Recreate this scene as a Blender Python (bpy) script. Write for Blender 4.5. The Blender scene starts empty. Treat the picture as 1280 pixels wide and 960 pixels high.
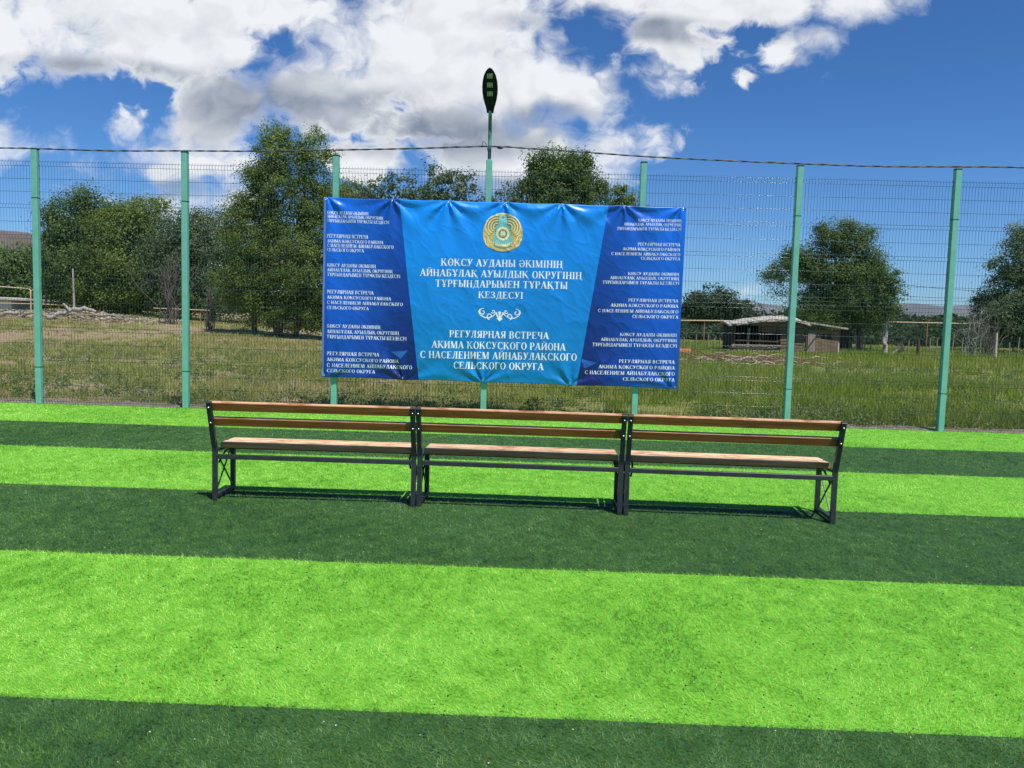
import bpy, math, random
import numpy as np
from mathutils import Vector, Matrix
R_ = math.radians
S = bpy.context.scene
COL = S.collection

# ------------------------------------------------------------------ camera, sky, sun, exposure
H_CAM, PITCH, ROLL, YAW, FPX = 1.655, 0.08061, 0.027396, -0.02713, 1020.0
fw = Vector((math.sin(YAW)*math.cos(PITCH), math.cos(YAW)*math.cos(PITCH), -math.sin(PITCH)))
rt = Vector((math.cos(YAW), -math.sin(YAW), 0))
up = rt.cross(fw)
RT = rt*math.cos(ROLL) + up*math.sin(ROLL)
UP = -rt*math.sin(ROLL) + up*math.cos(ROLL)
cam_d = bpy.data.cameras.new('camera')
cam = bpy.data.objects.new('camera', cam_d); COL.objects.link(cam)
cam.matrix_world = Matrix(((RT.x, UP.x, -fw.x, 0), (RT.y, UP.y, -fw.y, 0), (RT.z, UP.z, -fw.z, H_CAM), (0, 0, 0, 1)))
cam_d.sensor_width = 36.0
cam_d.lens = FPX/1280*36
cam_d.clip_start = 0.05; cam_d.clip_end = 20000
S.camera = cam

def at(px, py, Y):
    """world point at depth Y seen at a pixel of the 1280x960 photograph"""
    d = fw*FPX + RT*(px-640) - UP*(py-480)
    d = d*(Y/d.y)
    return Vector((d.x, d.y, d.z + H_CAM))

SUNV = Vector((0.29, -0.42, 1.0)).normalized()          # towards the sun
sun_d = bpy.data.lights.new('sun', 'SUN'); sun_d.energy = 4.9; sun_d.angle = R_(0.53); sun_d.color = (1.0, 0.96, 0.9)
sun = bpy.data.objects.new('sun', sun_d); COL.objects.link(sun)
sun.rotation_euler = (-SUNV).to_track_quat('-Z', 'Y').to_euler()
sun.location = (6, -8, 20)

S.view_settings.view_transform = 'Standard'
S.view_settings.look = 'None'
S.view_settings.exposure = 0.12
S.view_settings.gamma = 1.0
S.view_settings.use_curve_mapping = False

class NB:
    """tiny node-tree writer"""
    def __init__(s, tree): s.t = tree; s.n = tree.nodes; s.l = tree.links
    def new(s, ty, **k):
        n = s.n.new(ty)
        for a, b in k.items(): setattr(n, a, b)
        return n
    def put(s, sock, v):
        if v is None: return
        if isinstance(v, bpy.types.NodeSocket): s.l.new(v, sock)
        else: sock.default_value = v
    def math(s, op, a, b=None, c=None, clamp=False):
        n = s.new('ShaderNodeMath', operation=op); n.use_clamp = clamp
        s.put(n.inputs[0], a); s.put(n.inputs[1], b); s.put(n.inputs[2], c)
        return n.outputs[0]
    def vmath(s, op, a, b=None, out=0):
        n = s.new('ShaderNodeVectorMath', operation=op)
        s.put(n.inputs[0], a); s.put(n.inputs[1], b)
        return n.outputs[out]
    def ramp(s, v, a, b, c=0.0, d=1.0, mode='SMOOTHSTEP'):
        n = s.new('ShaderNodeMapRange', interpolation_type=mode)
        for i, x in enumerate((v, a, b, c, d)): s.put(n.inputs[i], x)
        return n.outputs[0]
    def noise(s, vec, scale, detail=4, rough=.5, dist=0.0, out=0, lac=2.0):
        n = s.new('ShaderNodeTexNoise'); s.put(n.inputs['Vector'], vec)
        n.inputs['Scale'].default_value = scale; n.inputs['Detail'].default_value = detail
        n.inputs['Roughness'].default_value = rough; n.inputs['Distortion'].default_value = dist
        n.inputs['Lacunarity'].default_value = lac
        return n.outputs[out]
    def mix(s, f, a, b, blend='MIX'):
        n = s.new('ShaderNodeMix', data_type='RGBA', blend_type=blend)
        s.put(n.inputs[0], f)
        s.put(n.inputs[6], a if isinstance(a, bpy.types.NodeSocket) else (*a, 1)[:4])
        s.put(n.inputs[7], b if isinstance(b, bpy.types.NodeSocket) else (*b, 1)[:4])
        return n.outputs[2]
    def mapping(s, vec, loc=(0, 0, 0), rot=(0, 0, 0), scale=(1, 1, 1)):
        n = s.new('ShaderNodeMapping'); s.put(n.inputs[0], vec)
        n.inputs[1].default_value = loc; n.inputs[2].default_value = rot; n.inputs[3].default_value = scale
        return n.outputs[0]

W = bpy.data.worlds.new('World'); S.world = W; W.use_nodes = True
W.cycles.sampling_method = 'NONE'
W.node_tree.nodes.clear()
b = NB(W.node_tree)
sky = b.new('ShaderNodeTexSky', sky_type='NISHITA')
sky.sun_disc = False
sky.sun_elevation = math.asin(SUNV.z); sky.sun_rotation = math.atan2(SUNV.x, SUNV.y)
sky.altitude = 600; sky.air_density = 1.0; sky.dust_density = 0.35; sky.ozone_density = 3.2
SKY_STRENGTH = 0.088
# clouds live on the sky itself: direction (x/y, z/y) north of the pitch
tc = b.new('ShaderNodeTexCoord')
sx = b.new('ShaderNodeSeparateXYZ'); b.put(sx.inputs[0], tc.outputs['Generated'])
yy = b.math('MAXIMUM', sx.outputs[1], 0.02)
front = b.ramp(sx.outputs[1], 0.05, 0.3)
cu = b.math('DIVIDE', sx.outputs[0], yy); cv = b.math('DIVIDE', sx.outputs[2], yy)
cmb = b.new('ShaderNodeCombineXYZ'); b.put(cmb.inputs[0], cu); b.put(cmb.inputs[1], cv)
UV = cmb.outputs[0]
def uvof(px, py):
    p = at(px, py, 1.0); return (p.x, p.z - H_CAM)
# warp of the cloud outlines
wn = b.noise(UV, 7.0, 1, .5, out=1)
wv = b.vmath('MULTIPLY', b.vmath('SUBTRACT', wn, (.5, .5, .5)), (.045, .03, 0))
UVW = b.vmath('ADD', UV, wv)
def blob(vec, px, py, rx, ry, w=1.0):
    """normalised distance from an elliptic cloud mass (smaller weight w: thinner, more broken)"""
    u, v = uvof(px, py); n = b.new('ShaderNodeVectorMath', operation='MULTIPLY_ADD')
    ax, ay = FPX/rx, FPX/ry
    b.put(n.inputs[0], vec); n.inputs[1].default_value = (ax, ay, 0); n.inputs[2].default_value = (-u*ax, -v*ay, 1.0-w)
    return b.vmath('LENGTH', n.outputs[0], out=1)
# (px, py, rx, ry, rot): cumulus masses
CL = [(70, 10, 220, 90, 1), (225, 45, 150, 62, 1), (350, 0, 110, 56, 1), (110, 75, 80, 34, 1),
      (520, 62, 190, 105, 1), (430, 112, 150, 60, 1), (285, 130, 80, 56, 1), (268, 160, 52, 34, 1), (640, 105, 150, 66, 1),
      (560, 10, 170, 60, 1), (715, 115, 74, 46, 1), (600, 195, 190, 48, 1), (680, 180, 74, 46, 1), (470, 205, 62, 34, 1), (550, 158, 140, 46, 1), (130, 50, 160, 60, 1),
      (790, -4, 180, 44, 1), (960, -6, 190, 42, 1), (818, 36, 52, 32, 1), (1060, 4, 90, 34, .9),
      (868, 60, 70, 36, .52), (835, 98, 70, 34, .42), (1000, 52, 60, 46, .40), (925, 90, 30, 24, .28), (745, 195, 70, 54, .5), (805, 178, 70, 40, .34),
      (156, 152, 54, 48, .27), (16, 184, 78, 50, .46), (208, 205, 66, 56, .66), (212, 258, 100, 60, .55), (290, 268, 60, 60, .6), (262, 196, 90, 40, .45), (120, 236, 80, 54, .36),
      (928, 366, 50, 26, .42)]
dens = None
for c in CL:
    q = blob(UVW, *c)
    dens = q if dens is None else b.math('SMOOTH_MIN', dens, q, 0.12)
dens = b.math('SUBTRACT', 1.0, dens)
def noise2(vec, scale, detail, rough, dist=0.0):
    n = b.new('ShaderNodeTexNoise', noise_dimensions='2D'); b.put(n.inputs['Vector'], vec)
    n.inputs['Scale'].default_value = scale; n.inputs['Detail'].default_value = detail
    n.inputs['Roughness'].default_value = rough; n.inputs['Distortion'].default_value = dist
    return n.outputs[0]
def billow(vec, scale, detail, rough):
    n = b.new('ShaderNodeTexVoronoi', feature='F1', voronoi_dimensions='2D'); n.normalize = False
    b.put(n.inputs['Vector'], vec); n.inputs['Scale'].default_value = scale
    n.inputs['Detail'].default_value = detail; n.inputs['Roughness'].default_value = rough
    return b.math('SUBTRACT', .5, n.outputs['Distance'])
UV2 = b.vmath('MULTIPLY', b.vmath('ADD', UVW, (3.1, 1.7, .3)), (1.0, 1.25, 1.0))
wn2 = b.new('ShaderNodeTexNoise', noise_dimensions='2D'); b.put(wn2.inputs['Vector'], UV2); wn2.inputs['Scale'].default_value = 24.0; wn2.inputs['Detail'].default_value = 2
UV2 = b.vmath('ADD', UV2, b.vmath('MULTIPLY', b.vmath('SUBTRACT', wn2.outputs[1], (.5, .5, .5)), (.034, .034, 0)))
UV3 = b.vmath('ADD', UV2, (.010, .024, 0))
big, bigo = noise2(UV2, 8.0, 5, .52), noise2(UV3, 8.0, 5, .52)
puf, pufo = billow(UV2, 16.0, 1.5, .5), billow(UV3, 16.0, 1.5, .5)
fin = noise2(UV2, 40.0, 6, .62, .2)
fb = b.math('ADD', b.math('MULTIPLY', b.math('SUBTRACT', big, .5), 1.5), b.math('ADD', b.math('MULTIPLY', puf, .30), b.math('MULTIPLY', b.math('SUBTRACT', fin, .5), .62)))
dd = b.math('ADD', dens, fb)
soft = b.ramp(noise2(UV2, 5.0, 1, .5), .38, .62, .30, .85)          # crisp heads, ragged soft skirts
mask = b.ramp(dd, -0.06, b.math('ADD', soft, -.06))
mask = b.math('MULTIPLY', b.math('MULTIPLY', mask, front), 0.97)
rel = b.math('ADD', b.math('MULTIPLY', b.math('SUBTRACT', big, bigo), .85), b.math('MULTIPLY', b.math('SUBTRACT', puf, pufo), .22))
rel = b.math('ADD', rel, b.math('MULTIPLY', b.math('SUBTRACT', fin, .5), .13))
GR = [(430, 152, 230, 46), (540, 170, 180, 36), (320, 130, 110, 56), (110, 92, 220, 24), (690, 146, 70, 18), (820, 36, 200, 18), (610, 240, 200, 16), (210, 234, 80, 12)]
gd = None
for c in GR:
    q = blob(UVW, *c)
    gd = q if gd is None else b.math('SMOOTH_MIN', gd, q, .3)
gd = b.ramp(gd, .35, 1.35, 1.0, 0.0)
thick = b.ramp(dd, 0.05, .55)
gd = b.math('MULTIPLY', gd, thick)
shade = b.math('ADD', 0.97, rel)
shade = b.math('SUBTRACT', shade, b.math('MULTIPLY', gd, 0.84))
shade = b.ramp(shade, 0.0, 1.0, mode='LINEAR')
ccol = b.mix(shade, (2.5, 3.0, 3.9), (9.3, 9.5, 9.8))
tint = b.mix(b.ramp(sx.outputs[2], -.02, .30), (.58, .88, 1.30), (.40, .74, 1.13))
skg = b.mix(1.0, sky.outputs[0], tint, 'MULTIPLY')
skc = b.mix(mask, skg, ccol)
bg = b.new('ShaderNodeBackground'); b.put(bg.inputs[0], skc); bg.inputs[1].default_value = SKY_STRENGTH
wo = b.new('ShaderNodeOutputWorld'); b.l.new(bg.outputs[0], wo.inputs[0])

# ------------------------------------------------------------------ helpers: objects
def tag(o, label=None, cat=None, group=None, kind=None):
    if label: o['label'] = label
    if cat: o['category'] = cat
    if group: o['group'] = group
    if kind: o['kind'] = kind
    return o
def empty(name, loc=(0, 0, 0), rz=0.0):
    o = bpy.data.objects.new(name, None); COL.objects.link(o)
    o.location = loc; o.rotation_euler = (0, 0, rz); o.empty_display_size = .2
    return o
def copy_tree(o, parent=None):
    c = o.copy(); COL.objects.link(c); c.parent = parent
    for ch in [x for x in bpy.data.objects if x.parent == o]: copy_tree(ch, c)
    return c

class MB:
    def __init__(s): s.v = []; s.f = []; s.mi = []; s.m = 0; s.sm = []; s.smooth = False
    def add(s, vs, fs):
        o = len(s.v); s.v += [tuple(x) for x in vs]
        for f in fs: s.f.append(tuple(i+o for i in f)); s.mi.append(s.m); s.sm.append(s.smooth)
    def box(s, c, d, M=None, bev=0.0):
        hx, hy, hz = d[0]/2, d[1]/2, d[2]/2
        if bev <= 0:
            vs = [Vector((x*hx, y*hy, z*hz)) for z in (-1, 1) for y in (-1, 1) for x in (-1, 1)]
            fs = [(0, 2, 3, 1), (4, 5, 7, 6), (0, 1, 5, 4), (2, 6, 7, 3), (0, 4, 6, 2), (1, 3, 7, 5)]
        else:   # chamfered box: 24 vertices
            vs = []; idx = {}
            for sx_ in (-1, 1):
                for sy_ in (-1, 1):
                    for sz_ in (-1, 1):
                        for k in range(3):
                            p = [sx_*(hx-bev), sy_*(hy-bev), sz_*(hz-bev)]
                            p[k] = (sx_*hx, sy_*hy, sz_*hz)[k]
                            idx[(sx_, sy_, sz_, k)] = len(vs); vs.append(Vector(p))
            fs = []
            sg = (-1, 1)
            for k in range(3):
                a, c2 = [i for i in range(3) if i != k]
                for s0 in sg:
                    q = []
                    for (p, r) in ((-1, -1), (1, -1), (1, 1), (-1, 1)):
                        t = [0, 0, 0]; t[k] = s0; t[a] = p; t[c2] = r; q.append(idx[(*t, k)])
                    fs.append(tuple(q))
            for k in range(3):           # edges along axis k
                a, c2 = [i for i in range(3) if i != k]
                for p in sg:
                    for r in sg:
                        t0 = [0, 0, 0]; t0[k] = -1; t0[a] = p; t0[c2] = r
                        t1 = list(t0); t1[k] = 1
                        fs.append((idx[(*t0, a)], idx[(*t1, a)], idx[(*t1, c2)], idx[(*t0, c2)]))
            for x in sg:
                for y in sg:
                    for z in sg: fs.append((idx[(x, y, z, 0)], idx[(x, y, z, 1)], idx[(x, y, z, 2)]))
        c = Vector(c)
        vs = [(M @ v if M is not None else v) + c for v in vs]
        s.add(vs, fs)
    def bar(s, p, q, w, h=None, upv=(0, 0, 1), bev=0.0):
        p, q = Vector(p), Vector(q); d = (q-p); L = d.length; x = d/L
        u = Vector(upv); y = u.cross(x)
        if y.length < 1e-4: y = Vector((0, 1, 0)).cross(x)
        y.normalize(); z = x.cross(y)
        M = Matrix((x, y, z)).transposed()
        s.box((p+q)/2, (L, w, h or w), M, bev)
    def tube(s, pts, rad, n=8, cap=True):
        pts = [Vector(p) for p in pts]
        rr = rad if isinstance(rad, (list, tuple)) else [rad]*len(pts)
        vs = []; fs = []
        t0 = (pts[1]-pts[0]).normalized()
        a = Vector((0, 0, 1)) if abs(t0.z) < .9 else Vector((1, 0, 0))
        nx = t0.cross(a).normalized()
        for i, p in enumerate(pts):
            t = (pts[min(i+1, len(pts)-1)] - pts[max(i-1, 0)]).normalized()
            nx = (nx - t*nx.dot(t)).normalized(); ny = t.cross(nx)
            for k in range(n):
                an = 2*math.pi*k/n
                vs.append(p + (nx*math.cos(an)+ny*math.sin(an))*rr[i])
        for i in range(len(pts)-1):
            for k in range(n):
                fs.append((i*n+k, i*n+(k+1) % n, (i+1)*n+(k+1) % n, (i+1)*n+k))
        s.add(vs, fs)
        if cap and n > 4:                       # caps keep their own vertices so the sides shade straight
            sm = s.smooth; s.smooth = False
            s.add(vs[:n], [tuple(range(n-1, -1, -1))]); s.add(vs[-n:], [tuple(range(n))]); s.smooth = sm
    def prism(s, poly, axis, a0, a1):
        """poly: 2-D outline (counter-clockwise), extruded along axis 0/1/2"""
        n = len(poly); vs = []
        for a in (a0, a1):
            for (p, q) in poly:
                t = [p, q]; t.insert(axis, a); vs.append(tuple(t))
        fs = [tuple(range(n-1, -1, -1)), tuple(range(n, 2*n))]
        for k in range(n): fs.append((k, (k+1) % n, n+(k+1) % n, n+k))
        s.add(vs, fs)
    def build(s, name, mats, parent=None):
        me = bpy.data.meshes.new(name); me.from_pydata(s.v, [], s.f)
        if not isinstance(mats, (list, tuple)): mats = [mats]
        for m in mats: me.materials.append(m)
        me.polygons.foreach_set('material_index', s.mi)
        me.polygons.foreach_set('use_smooth', s.sm)
        me.update()
        o = bpy.data.objects.new(name, me); COL.objects.link(o); o.parent = parent
        return o
def fast(name, V, k, mats, parent=None, mi=None, rnd=None, smooth=False):
    """V: (M*k,3) array, every k vertices one face"""
    V = np.ascontiguousarray(V, np.float32); M = len(V)//k
    me = bpy.data.meshes.new(name)
    me.vertices.add(M*k); me.vertices.foreach_set('co', V.ravel())
    me.loops.add(M*k); me.loops.foreach_set('vertex_index', np.arange(M*k, dtype=np.int32))
    me.polygons.add(M); me.polygons.foreach_set('loop_start', np.arange(0, M*k, k, dtype=np.int32))
    try: me.polygons.foreach_set('loop_total', np.full(M, k, np.int32))
    except Exception: pass
    if not isinstance(mats, (list, tuple)): mats = [mats]
    for m in mats: me.materials.append(m)
    if mi is not None: me.polygons.foreach_set('material_index', mi.astype(np.int32))
    if rnd is not None:
        a = me.attributes.new('rnd', 'FLOAT', 'FACE'); a.data.foreach_set('value', rnd.astype(np.float32))
    if smooth: me.polygons.foreach_set('use_smooth', np.ones(M, bool))
    me.update(calc_edges=True); me.validate()
    o = bpy.data.objects.new(name, me); COL.objects.link(o); o.parent = parent
    return o

# ------------------------------------------------------------------ helpers: noise
_rs = np.random.RandomState(7)
_G = _rs.rand(256, 256)
def vnoise(x, y):
    x = np.asarray(x, float); y = np.asarray(y, float)
    xi = np.floor(x).astype(int); yi = np.floor(y).astype(int); fx = x-xi; fy = y-yi
    fx = fx*fx*(3-2*fx); fy = fy*fy*(3-2*fy)
    g = lambda a, c: _G[a % 256, c % 256]
    return (g(xi, yi)*(1-fx)+g(xi+1, yi)*fx)*(1-fy) + (g(xi, yi+1)*(1-fx)+g(xi+1, yi+1)*fx)*fy
def fbm(x, y, o=4):
    s = 0; a = .5; t = 0
    for i in range(o): s = s + a*vnoise(x*2**i+17*i, y*2**i+5*i); t += a; a *= .5
    return s/t
def sst(x): x = np.clip(x, 0, 1); return x*x*(3-2*x)
def tz(x, y):
    """height of the field beyond the fence"""
    x = np.asarray(x, float); y = np.asarray(y, float)
    z = 1.2*sst((y-25)/40)*sst((-x-5)/30)
    z = z + .10*(fbm(x*.12, y*.12, 3)-.5)*sst((y-14.5)/6)
    z = z + .05*(fbm(x*.7, y*.7, 2)-.5)*sst((y-13.8)/1.0)
    return z - .03

# ------------------------------------------------------------------ helpers: materials
def mat(name):
    m = bpy.data.materials.new(name); m.use_nodes = True
    m.node_tree.nodes.clear(); b = NB(m.node_tree)
    o = b.new('ShaderNodeOutputMaterial'); p = b.new('ShaderNodeBsdfPrincipled')
    b.l.new(p.outputs[0], o.inputs[0])
    return m, b, p, o
def bump(b, p, h, strength=.3, dist=.01):
    n = b.new('ShaderNodeBump'); n.inputs['Strength'].default_value = strength; n.inputs['Distance'].default_value = dist
    b.put(n.inputs['Height'], h); b.l.new(n.outputs[0], p.inputs['Normal'])
def m_noise(name, c1, c2, scale, rough=.7, stretch=(1, 1, 1), detail=5, metallic=0, bmp=0.0, bd=.01, lo=.3, hi=.7, spec=None, c3=None):
    m, b, p, o = mat(name)
    tc = b.new('ShaderNodeTexCoord')
    v = b.mapping(tc.outputs['Object'], scale=stretch)
    n = b.noise(v, scale, detail, .6)
    c = b.mix(b.ramp(n, lo, hi), c1, c2)
    if c3: c = b.mix(b.ramp(b.noise(v, scale*.23, 3, .5), .55, .7), c, c3)
    b.put(p.inputs['Base Color'], c); p.inputs['Roughness'].default_value = rough; p.inputs['Metallic'].default_value = metallic
    if spec is not None: p.inputs['Specular IOR Level'].default_value = spec
    if bmp: bump(b, p, n, bmp, bd)
    return m
def m_blade(name, stops, transl=.3, rough=.5, spec=.3, objvar=0.0):
    """thin leaves and blades; colour varies from blade to blade with the face attribute rnd"""
    m, b, p, o = mat(name)
    a = b.new('ShaderNodeAttribute'); a.attribute_name = 'rnd'
    r = b.new('ShaderNodeValToRGB')
    e = r.color_ramp.elements
    while len(e) < len(stops): e.new(.5)
    for i, (pos, c) in enumerate(stops): e[i].position = pos; e[i].color = (*c, 1)
    b.put(r.inputs[0], a.outputs['Fac'])
    c = r.outputs[0]
    b.put(p.inputs['Base Color'], c); p.inputs['Roughness'].default_value = rough; p.inputs['Specular IOR Level'].default_value = spec
    t = b.new('ShaderNodeBsdfTranslucent'); b.put(t.inputs[0], c)
    mx = b.new('ShaderNodeMixShader'); mx.inputs[0].default_value = transl
    b.l.new(p.outputs[0], mx.inputs[1]); b.l.new(t.outputs[0], mx.inputs[2]); b.l.new(mx.outputs[0], o.inputs[0])
    return m

LIGHT_G = ((0, (.065, .19, .010)), (.5, (.26, .56, .036)), (1, (.50, .80, .15)))
DARK_G = ((0, (.012, .045, .008)), (.5, (.070, .165, .020)), (.92, (.130, .26, .045)), (1, (.20, .33, .12)))
M = {}
M['turf_light_blade'] = m_blade('light turf fibre', LIGHT_G, .15, .5, .2)
M['turf_dark_blade'] = m_blade('dark turf fibre', DARK_G, .15, .5, .25)
M['turf_light'] = m_noise('light turf backing', (.10, .36, .018), (.16, .47, .03), 60, .8)
M['turf_dark'] = m_noise('dark turf backing', (.016, .070, .013), (.028, .105, .022), 60, .8)
M['crumb'] = m_noise('black rubber crumb', (.01, .01, .01), (.03, .03, .028), 30, .9)
M['fluff'] = m_noise('pale fluff', (.6, .6, .5), (.75, .72, .6), 30, .9)
M['green_paint'] = m_noise('mint green paint', (.150, .415, .325), (.185, .46, .37), 6, .42, detail=6, lo=.35, hi=.65, c3=(.13, .37, .285))
M['wire'] = m_noise('dark green wire coating', (.018, .050, .045), (.03, .068, .06), 3, .42, spec=.4)
M['wire_gloss'] = m_noise('glossy green wire coating', (.02, .055, .048), (.03, .072, .06), 3, .18, spec=.32)
M['cap'] = m_noise('dark green plastic cap', (.01, .05, .035), (.015, .07, .05), 9, .5)
M['cable_black'] = m_noise('black cable sheath', (.012, .012, .016), (.03, .03, .035), 9, .5)
M['cable_grey'] = m_noise('grey cable sheath', (.07, .075, .085), (.12, .125, .14), 9, .5)
M['bench_metal'] = m_noise('charcoal bench paint', (.022, .026, .030), (.036, .041, .047), 14, .42)
M['bolt'] = m_noise('zinc bolt', (.5, .5, .5), (.65, .65, .63), 20, .35, metallic=.8)
M['lamp_body'] = m_noise('dark lamp housing', (.005, .006, .010), (.010, .011, .017), 7, .45, spec=.2)
M['led'] = m_noise('lamp lens', (.30, .36, .22), (.42, .47, .33), 40, .3)
M['white_print'] = m_noise('white print', (.80, .84, .88), (.88, .90, .92), 3, .5)
M['gold'] = m_noise('gold print', (.55, .36, .08), (.78, .58, .20), 26, .5)
M['gold_pale'] = m_noise('pale gold print', (.85, .72, .34), (.88, .80, .50), 30, .5)
M['gold_dark'] = m_noise('brown print', (.26, .16, .05), (.36, .24, .09), 30, .5)
M['teal'] = m_noise('turquoise print', (.16, .52, .55), (.30, .64, .64), 30, .5)
M['teal_dark'] = m_noise('dark turquoise print', (.05, .25, .25), (.08, .33, .32), 30, .5)
M['grommet'] = m_noise('nickel eyelet', (.55, .55, .57), (.7, .7, .7), 30, .3, metallic=.9)
M['rope'] = m_noise('white tie cord', (.6, .6, .58), (.75, .75, .7), 60, .8)
def m_wood(name, dark, lightc, worn, wornamt, rough):
    m, b, p, o = mat(name)
    tc = b.new('ShaderNodeTexCoord'); oi = b.new('ShaderNodeObjectInfo')
    v = b.vmath('ADD', tc.outputs['Object'], b.vmath('SCALE', (13.0, 7.0, 3.0), None))
    n0 = b.n[-1]
    b.put(n0.inputs[0], (13.0, 7.0, 3.0)); 
    sc = b.n[-2]
    vs = b.new('ShaderNodeVectorMath', operation='SCALE'); vs.inputs[0].default_value = (13.0, 7.0, 3.0); b.l.new(oi.outputs['Random'], vs.inputs['Scale'])
    v = b.vmath('ADD', tc.outputs['Object'], vs.outputs[0])
    g1 = b.noise(b.mapping(v, scale=(.9, 22, 22)), 2.2, 6, .62, .6)
    g2 = b.noise(b.mapping(v, scale=(.35, 3, 3)), 3.0, 3, .5)
    g3 = b.noise(b.mapping(v, scale=(1.6, 5, 5)), 3.0, 6, .65)
    c = b.mix(b.ramp(g1, .3, .72), dark, lightc)
    c = b.mix(b.math('MULTIPLY', b.ramp(g2, .35, .75), .45), c, b.mix(.5, dark, lightc), 'MULTIPLY' if False else 'MIX')
    ge = b.new('ShaderNodeNewGeometry'); gs = b.new('ShaderNodeSeparateXYZ'); b.put(gs.inputs[0], ge.outputs['Normal'])
    upw = b.ramp(gs.outputs[2], .2, .8, .05, 1.0)          # the weather bleaches upper faces first
    c = b.mix(b.math('MULTIPLY', b.math('MULTIPLY', b.ramp(g3, .34, .58), wornamt), upw), c, worn)
    hv = b.new('ShaderNodeHueSaturation'); b.put(hv.inputs['Color'], c); b.put(hv.inputs['Value'], b.ramp(oi.outputs['Random'], 0, 1, .78, 1.14, 'LINEAR'))
    c = hv.outputs[0]
    b.put(p.inputs['Base Color'], c)
    b.put(p.inputs['Roughness'], b.ramp(g3, .2, .8, rough-.1, rough+.15))
    bump(b, p, g1, .25, .004)
    return m
M['wood_back'] = m_wood('varnished backrest wood', (.20, .058, .010), (.42, .145, .028), (.68, .42, .25), .85, .42)
M['wood_seat'] = m_wood('worn seat wood', (.28, .10, .026), (.54, .25, .085), (.78, .55, .335), .9, .6)
M['soil'] = None

# ------------------------------------------------------------------ setting: field ground
def m_field():
    m, b, p, o = mat('field soil and grass')
    g = b.new('ShaderNodeNewGeometry'); P = g.outputs['Position']
    a = b.noise(P, .11, 5, .6); c_ = b.noise(P, .7, 6, .65); d = b.noise(P, 6.0, 6, .7)
    soil = b.mix(b.ramp(d, .35, .65), (.22, .155, .105), (.37, .28, .195))
    gr = b.mix(b.ramp(d, .3, .7), (.14, .165, .042), (.25, .245, .085))
    s = b.new('ShaderNodeSeparateXYZ'); b.put(s.inputs[0], P)
    east = b.ramp(s.outputs[0], -6.0, 8.0, -.03, .12)       # greener to the right, drier to the left
    k = b.math('ADD', b.math('ADD', b.math('MULTIPLY', a, .5), b.math('MULTIPLY', c_, .5)), east)
    c = b.mix(b.ramp(k, .42, .56), soil, gr)
    b.put(p.inputs['Base Color'], c); p.inputs['Roughness'].default_value = .95; p.inputs['Specular IOR Level'].default_value = .1
    bump(b, p, d, .6, .06)
    return m
M['soil'] = m_field()
ys = np.concatenate([np.linspace(-40, 13, 12), np.arange(13.6, 80, .8), np.geomspace(82, 9000, 26)])
xs = np.concatenate([-np.geomspace(9000, 62, 22), np.arange(-60, 60.1, 1.2), np.geomspace(62, 9000, 22)])
XX, YY = np.meshgrid(xs, ys); ZZ = tz(XX, YY)
nx_, ny_ = len(xs), len(ys)
vs = np.stack([XX, YY, ZZ], -1).reshape(-1, 3)
fs = [(j*nx_+i, j*nx_+i+1, (j+1)*nx_+i+1, (j+1)*nx_+i) for j in range(ny_-1) for i in range(nx_-1)]
me = bpy.data.meshes.new('field'); me.from_pydata(vs.tolist(), [], fs); me.materials.append(M['soil'])
me.polygons.foreach_set('use_smooth', [True]*len(fs)); me.update()
fld = bpy.data.objects.new('field', me); COL.objects.link(fld); tag(fld, kind='structure')

# hills at the horizon
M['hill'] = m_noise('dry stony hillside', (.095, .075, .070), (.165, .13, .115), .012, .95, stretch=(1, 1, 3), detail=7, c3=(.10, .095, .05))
M['hill_far'] = m_noise('far bluish hills', (.10, .115, .13), (.155, .16, .165), .004, .95, detail=6)  # no air is built: distance haze is put into this bluish colour
def ridge(name, prof, Y, depth, m, rough, seed):
    mb = MB(); mb.smooth = True
    px = np.array([p[0] for p in prof], float); py = np.array([p[1] for p in prof], float)
    n = 170; rows = 12
    P0 = at(px[0], py[0], Y).x; P1 = at(px[-1], py[-1], Y).x
    hx = [at(a, c, Y).x for a, c in prof]; hz = [at(a, c, Y).z for a, c in prof]
    V = []
    for j in range(rows):
        t = j/(rows-1)
        for i in range(n):
            x = P0+(P1-P0)*i/(n-1)
            h = np.interp(x, hx, hz)
            e = t if t < .55 else .55
            g = sst(e/.55)
            if t > .8: g = 1-(t-.8)/.2*.9
            q = fbm(x*rough+seed, t*4+seed, 5)-.5
            V.append((x, Y-depth*.55+depth*t, h*g*(1+q*.5*(1-g)*1.0)+q*h*.10*(g > .05)-2*(t == 0)))
    F = [(j*n+i, j*n+i+1, (j+1)*n+i+1, (j+1)*n+i) for j in range(rows-1) for i in range(n-1)]
    mb.add(V, F); o = mb.build(name, m); tag(o, kind='structure'); return o
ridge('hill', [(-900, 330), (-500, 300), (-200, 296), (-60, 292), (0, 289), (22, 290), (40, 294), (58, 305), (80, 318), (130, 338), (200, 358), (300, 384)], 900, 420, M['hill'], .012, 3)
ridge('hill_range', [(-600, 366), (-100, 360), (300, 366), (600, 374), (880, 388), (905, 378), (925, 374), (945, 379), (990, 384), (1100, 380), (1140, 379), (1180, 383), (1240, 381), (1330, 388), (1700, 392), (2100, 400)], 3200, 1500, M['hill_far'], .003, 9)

# ------------------------------------------------------------------ setting: artificial turf
E0, SW, TURF_END = 11.355, 2.02, 13.50
def stripe(y):                      # 0 light, 1 dark
    return (np.floor((E0-np.asarray(y))/SW).astype(int)+1) % 2 ^ 0
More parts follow.
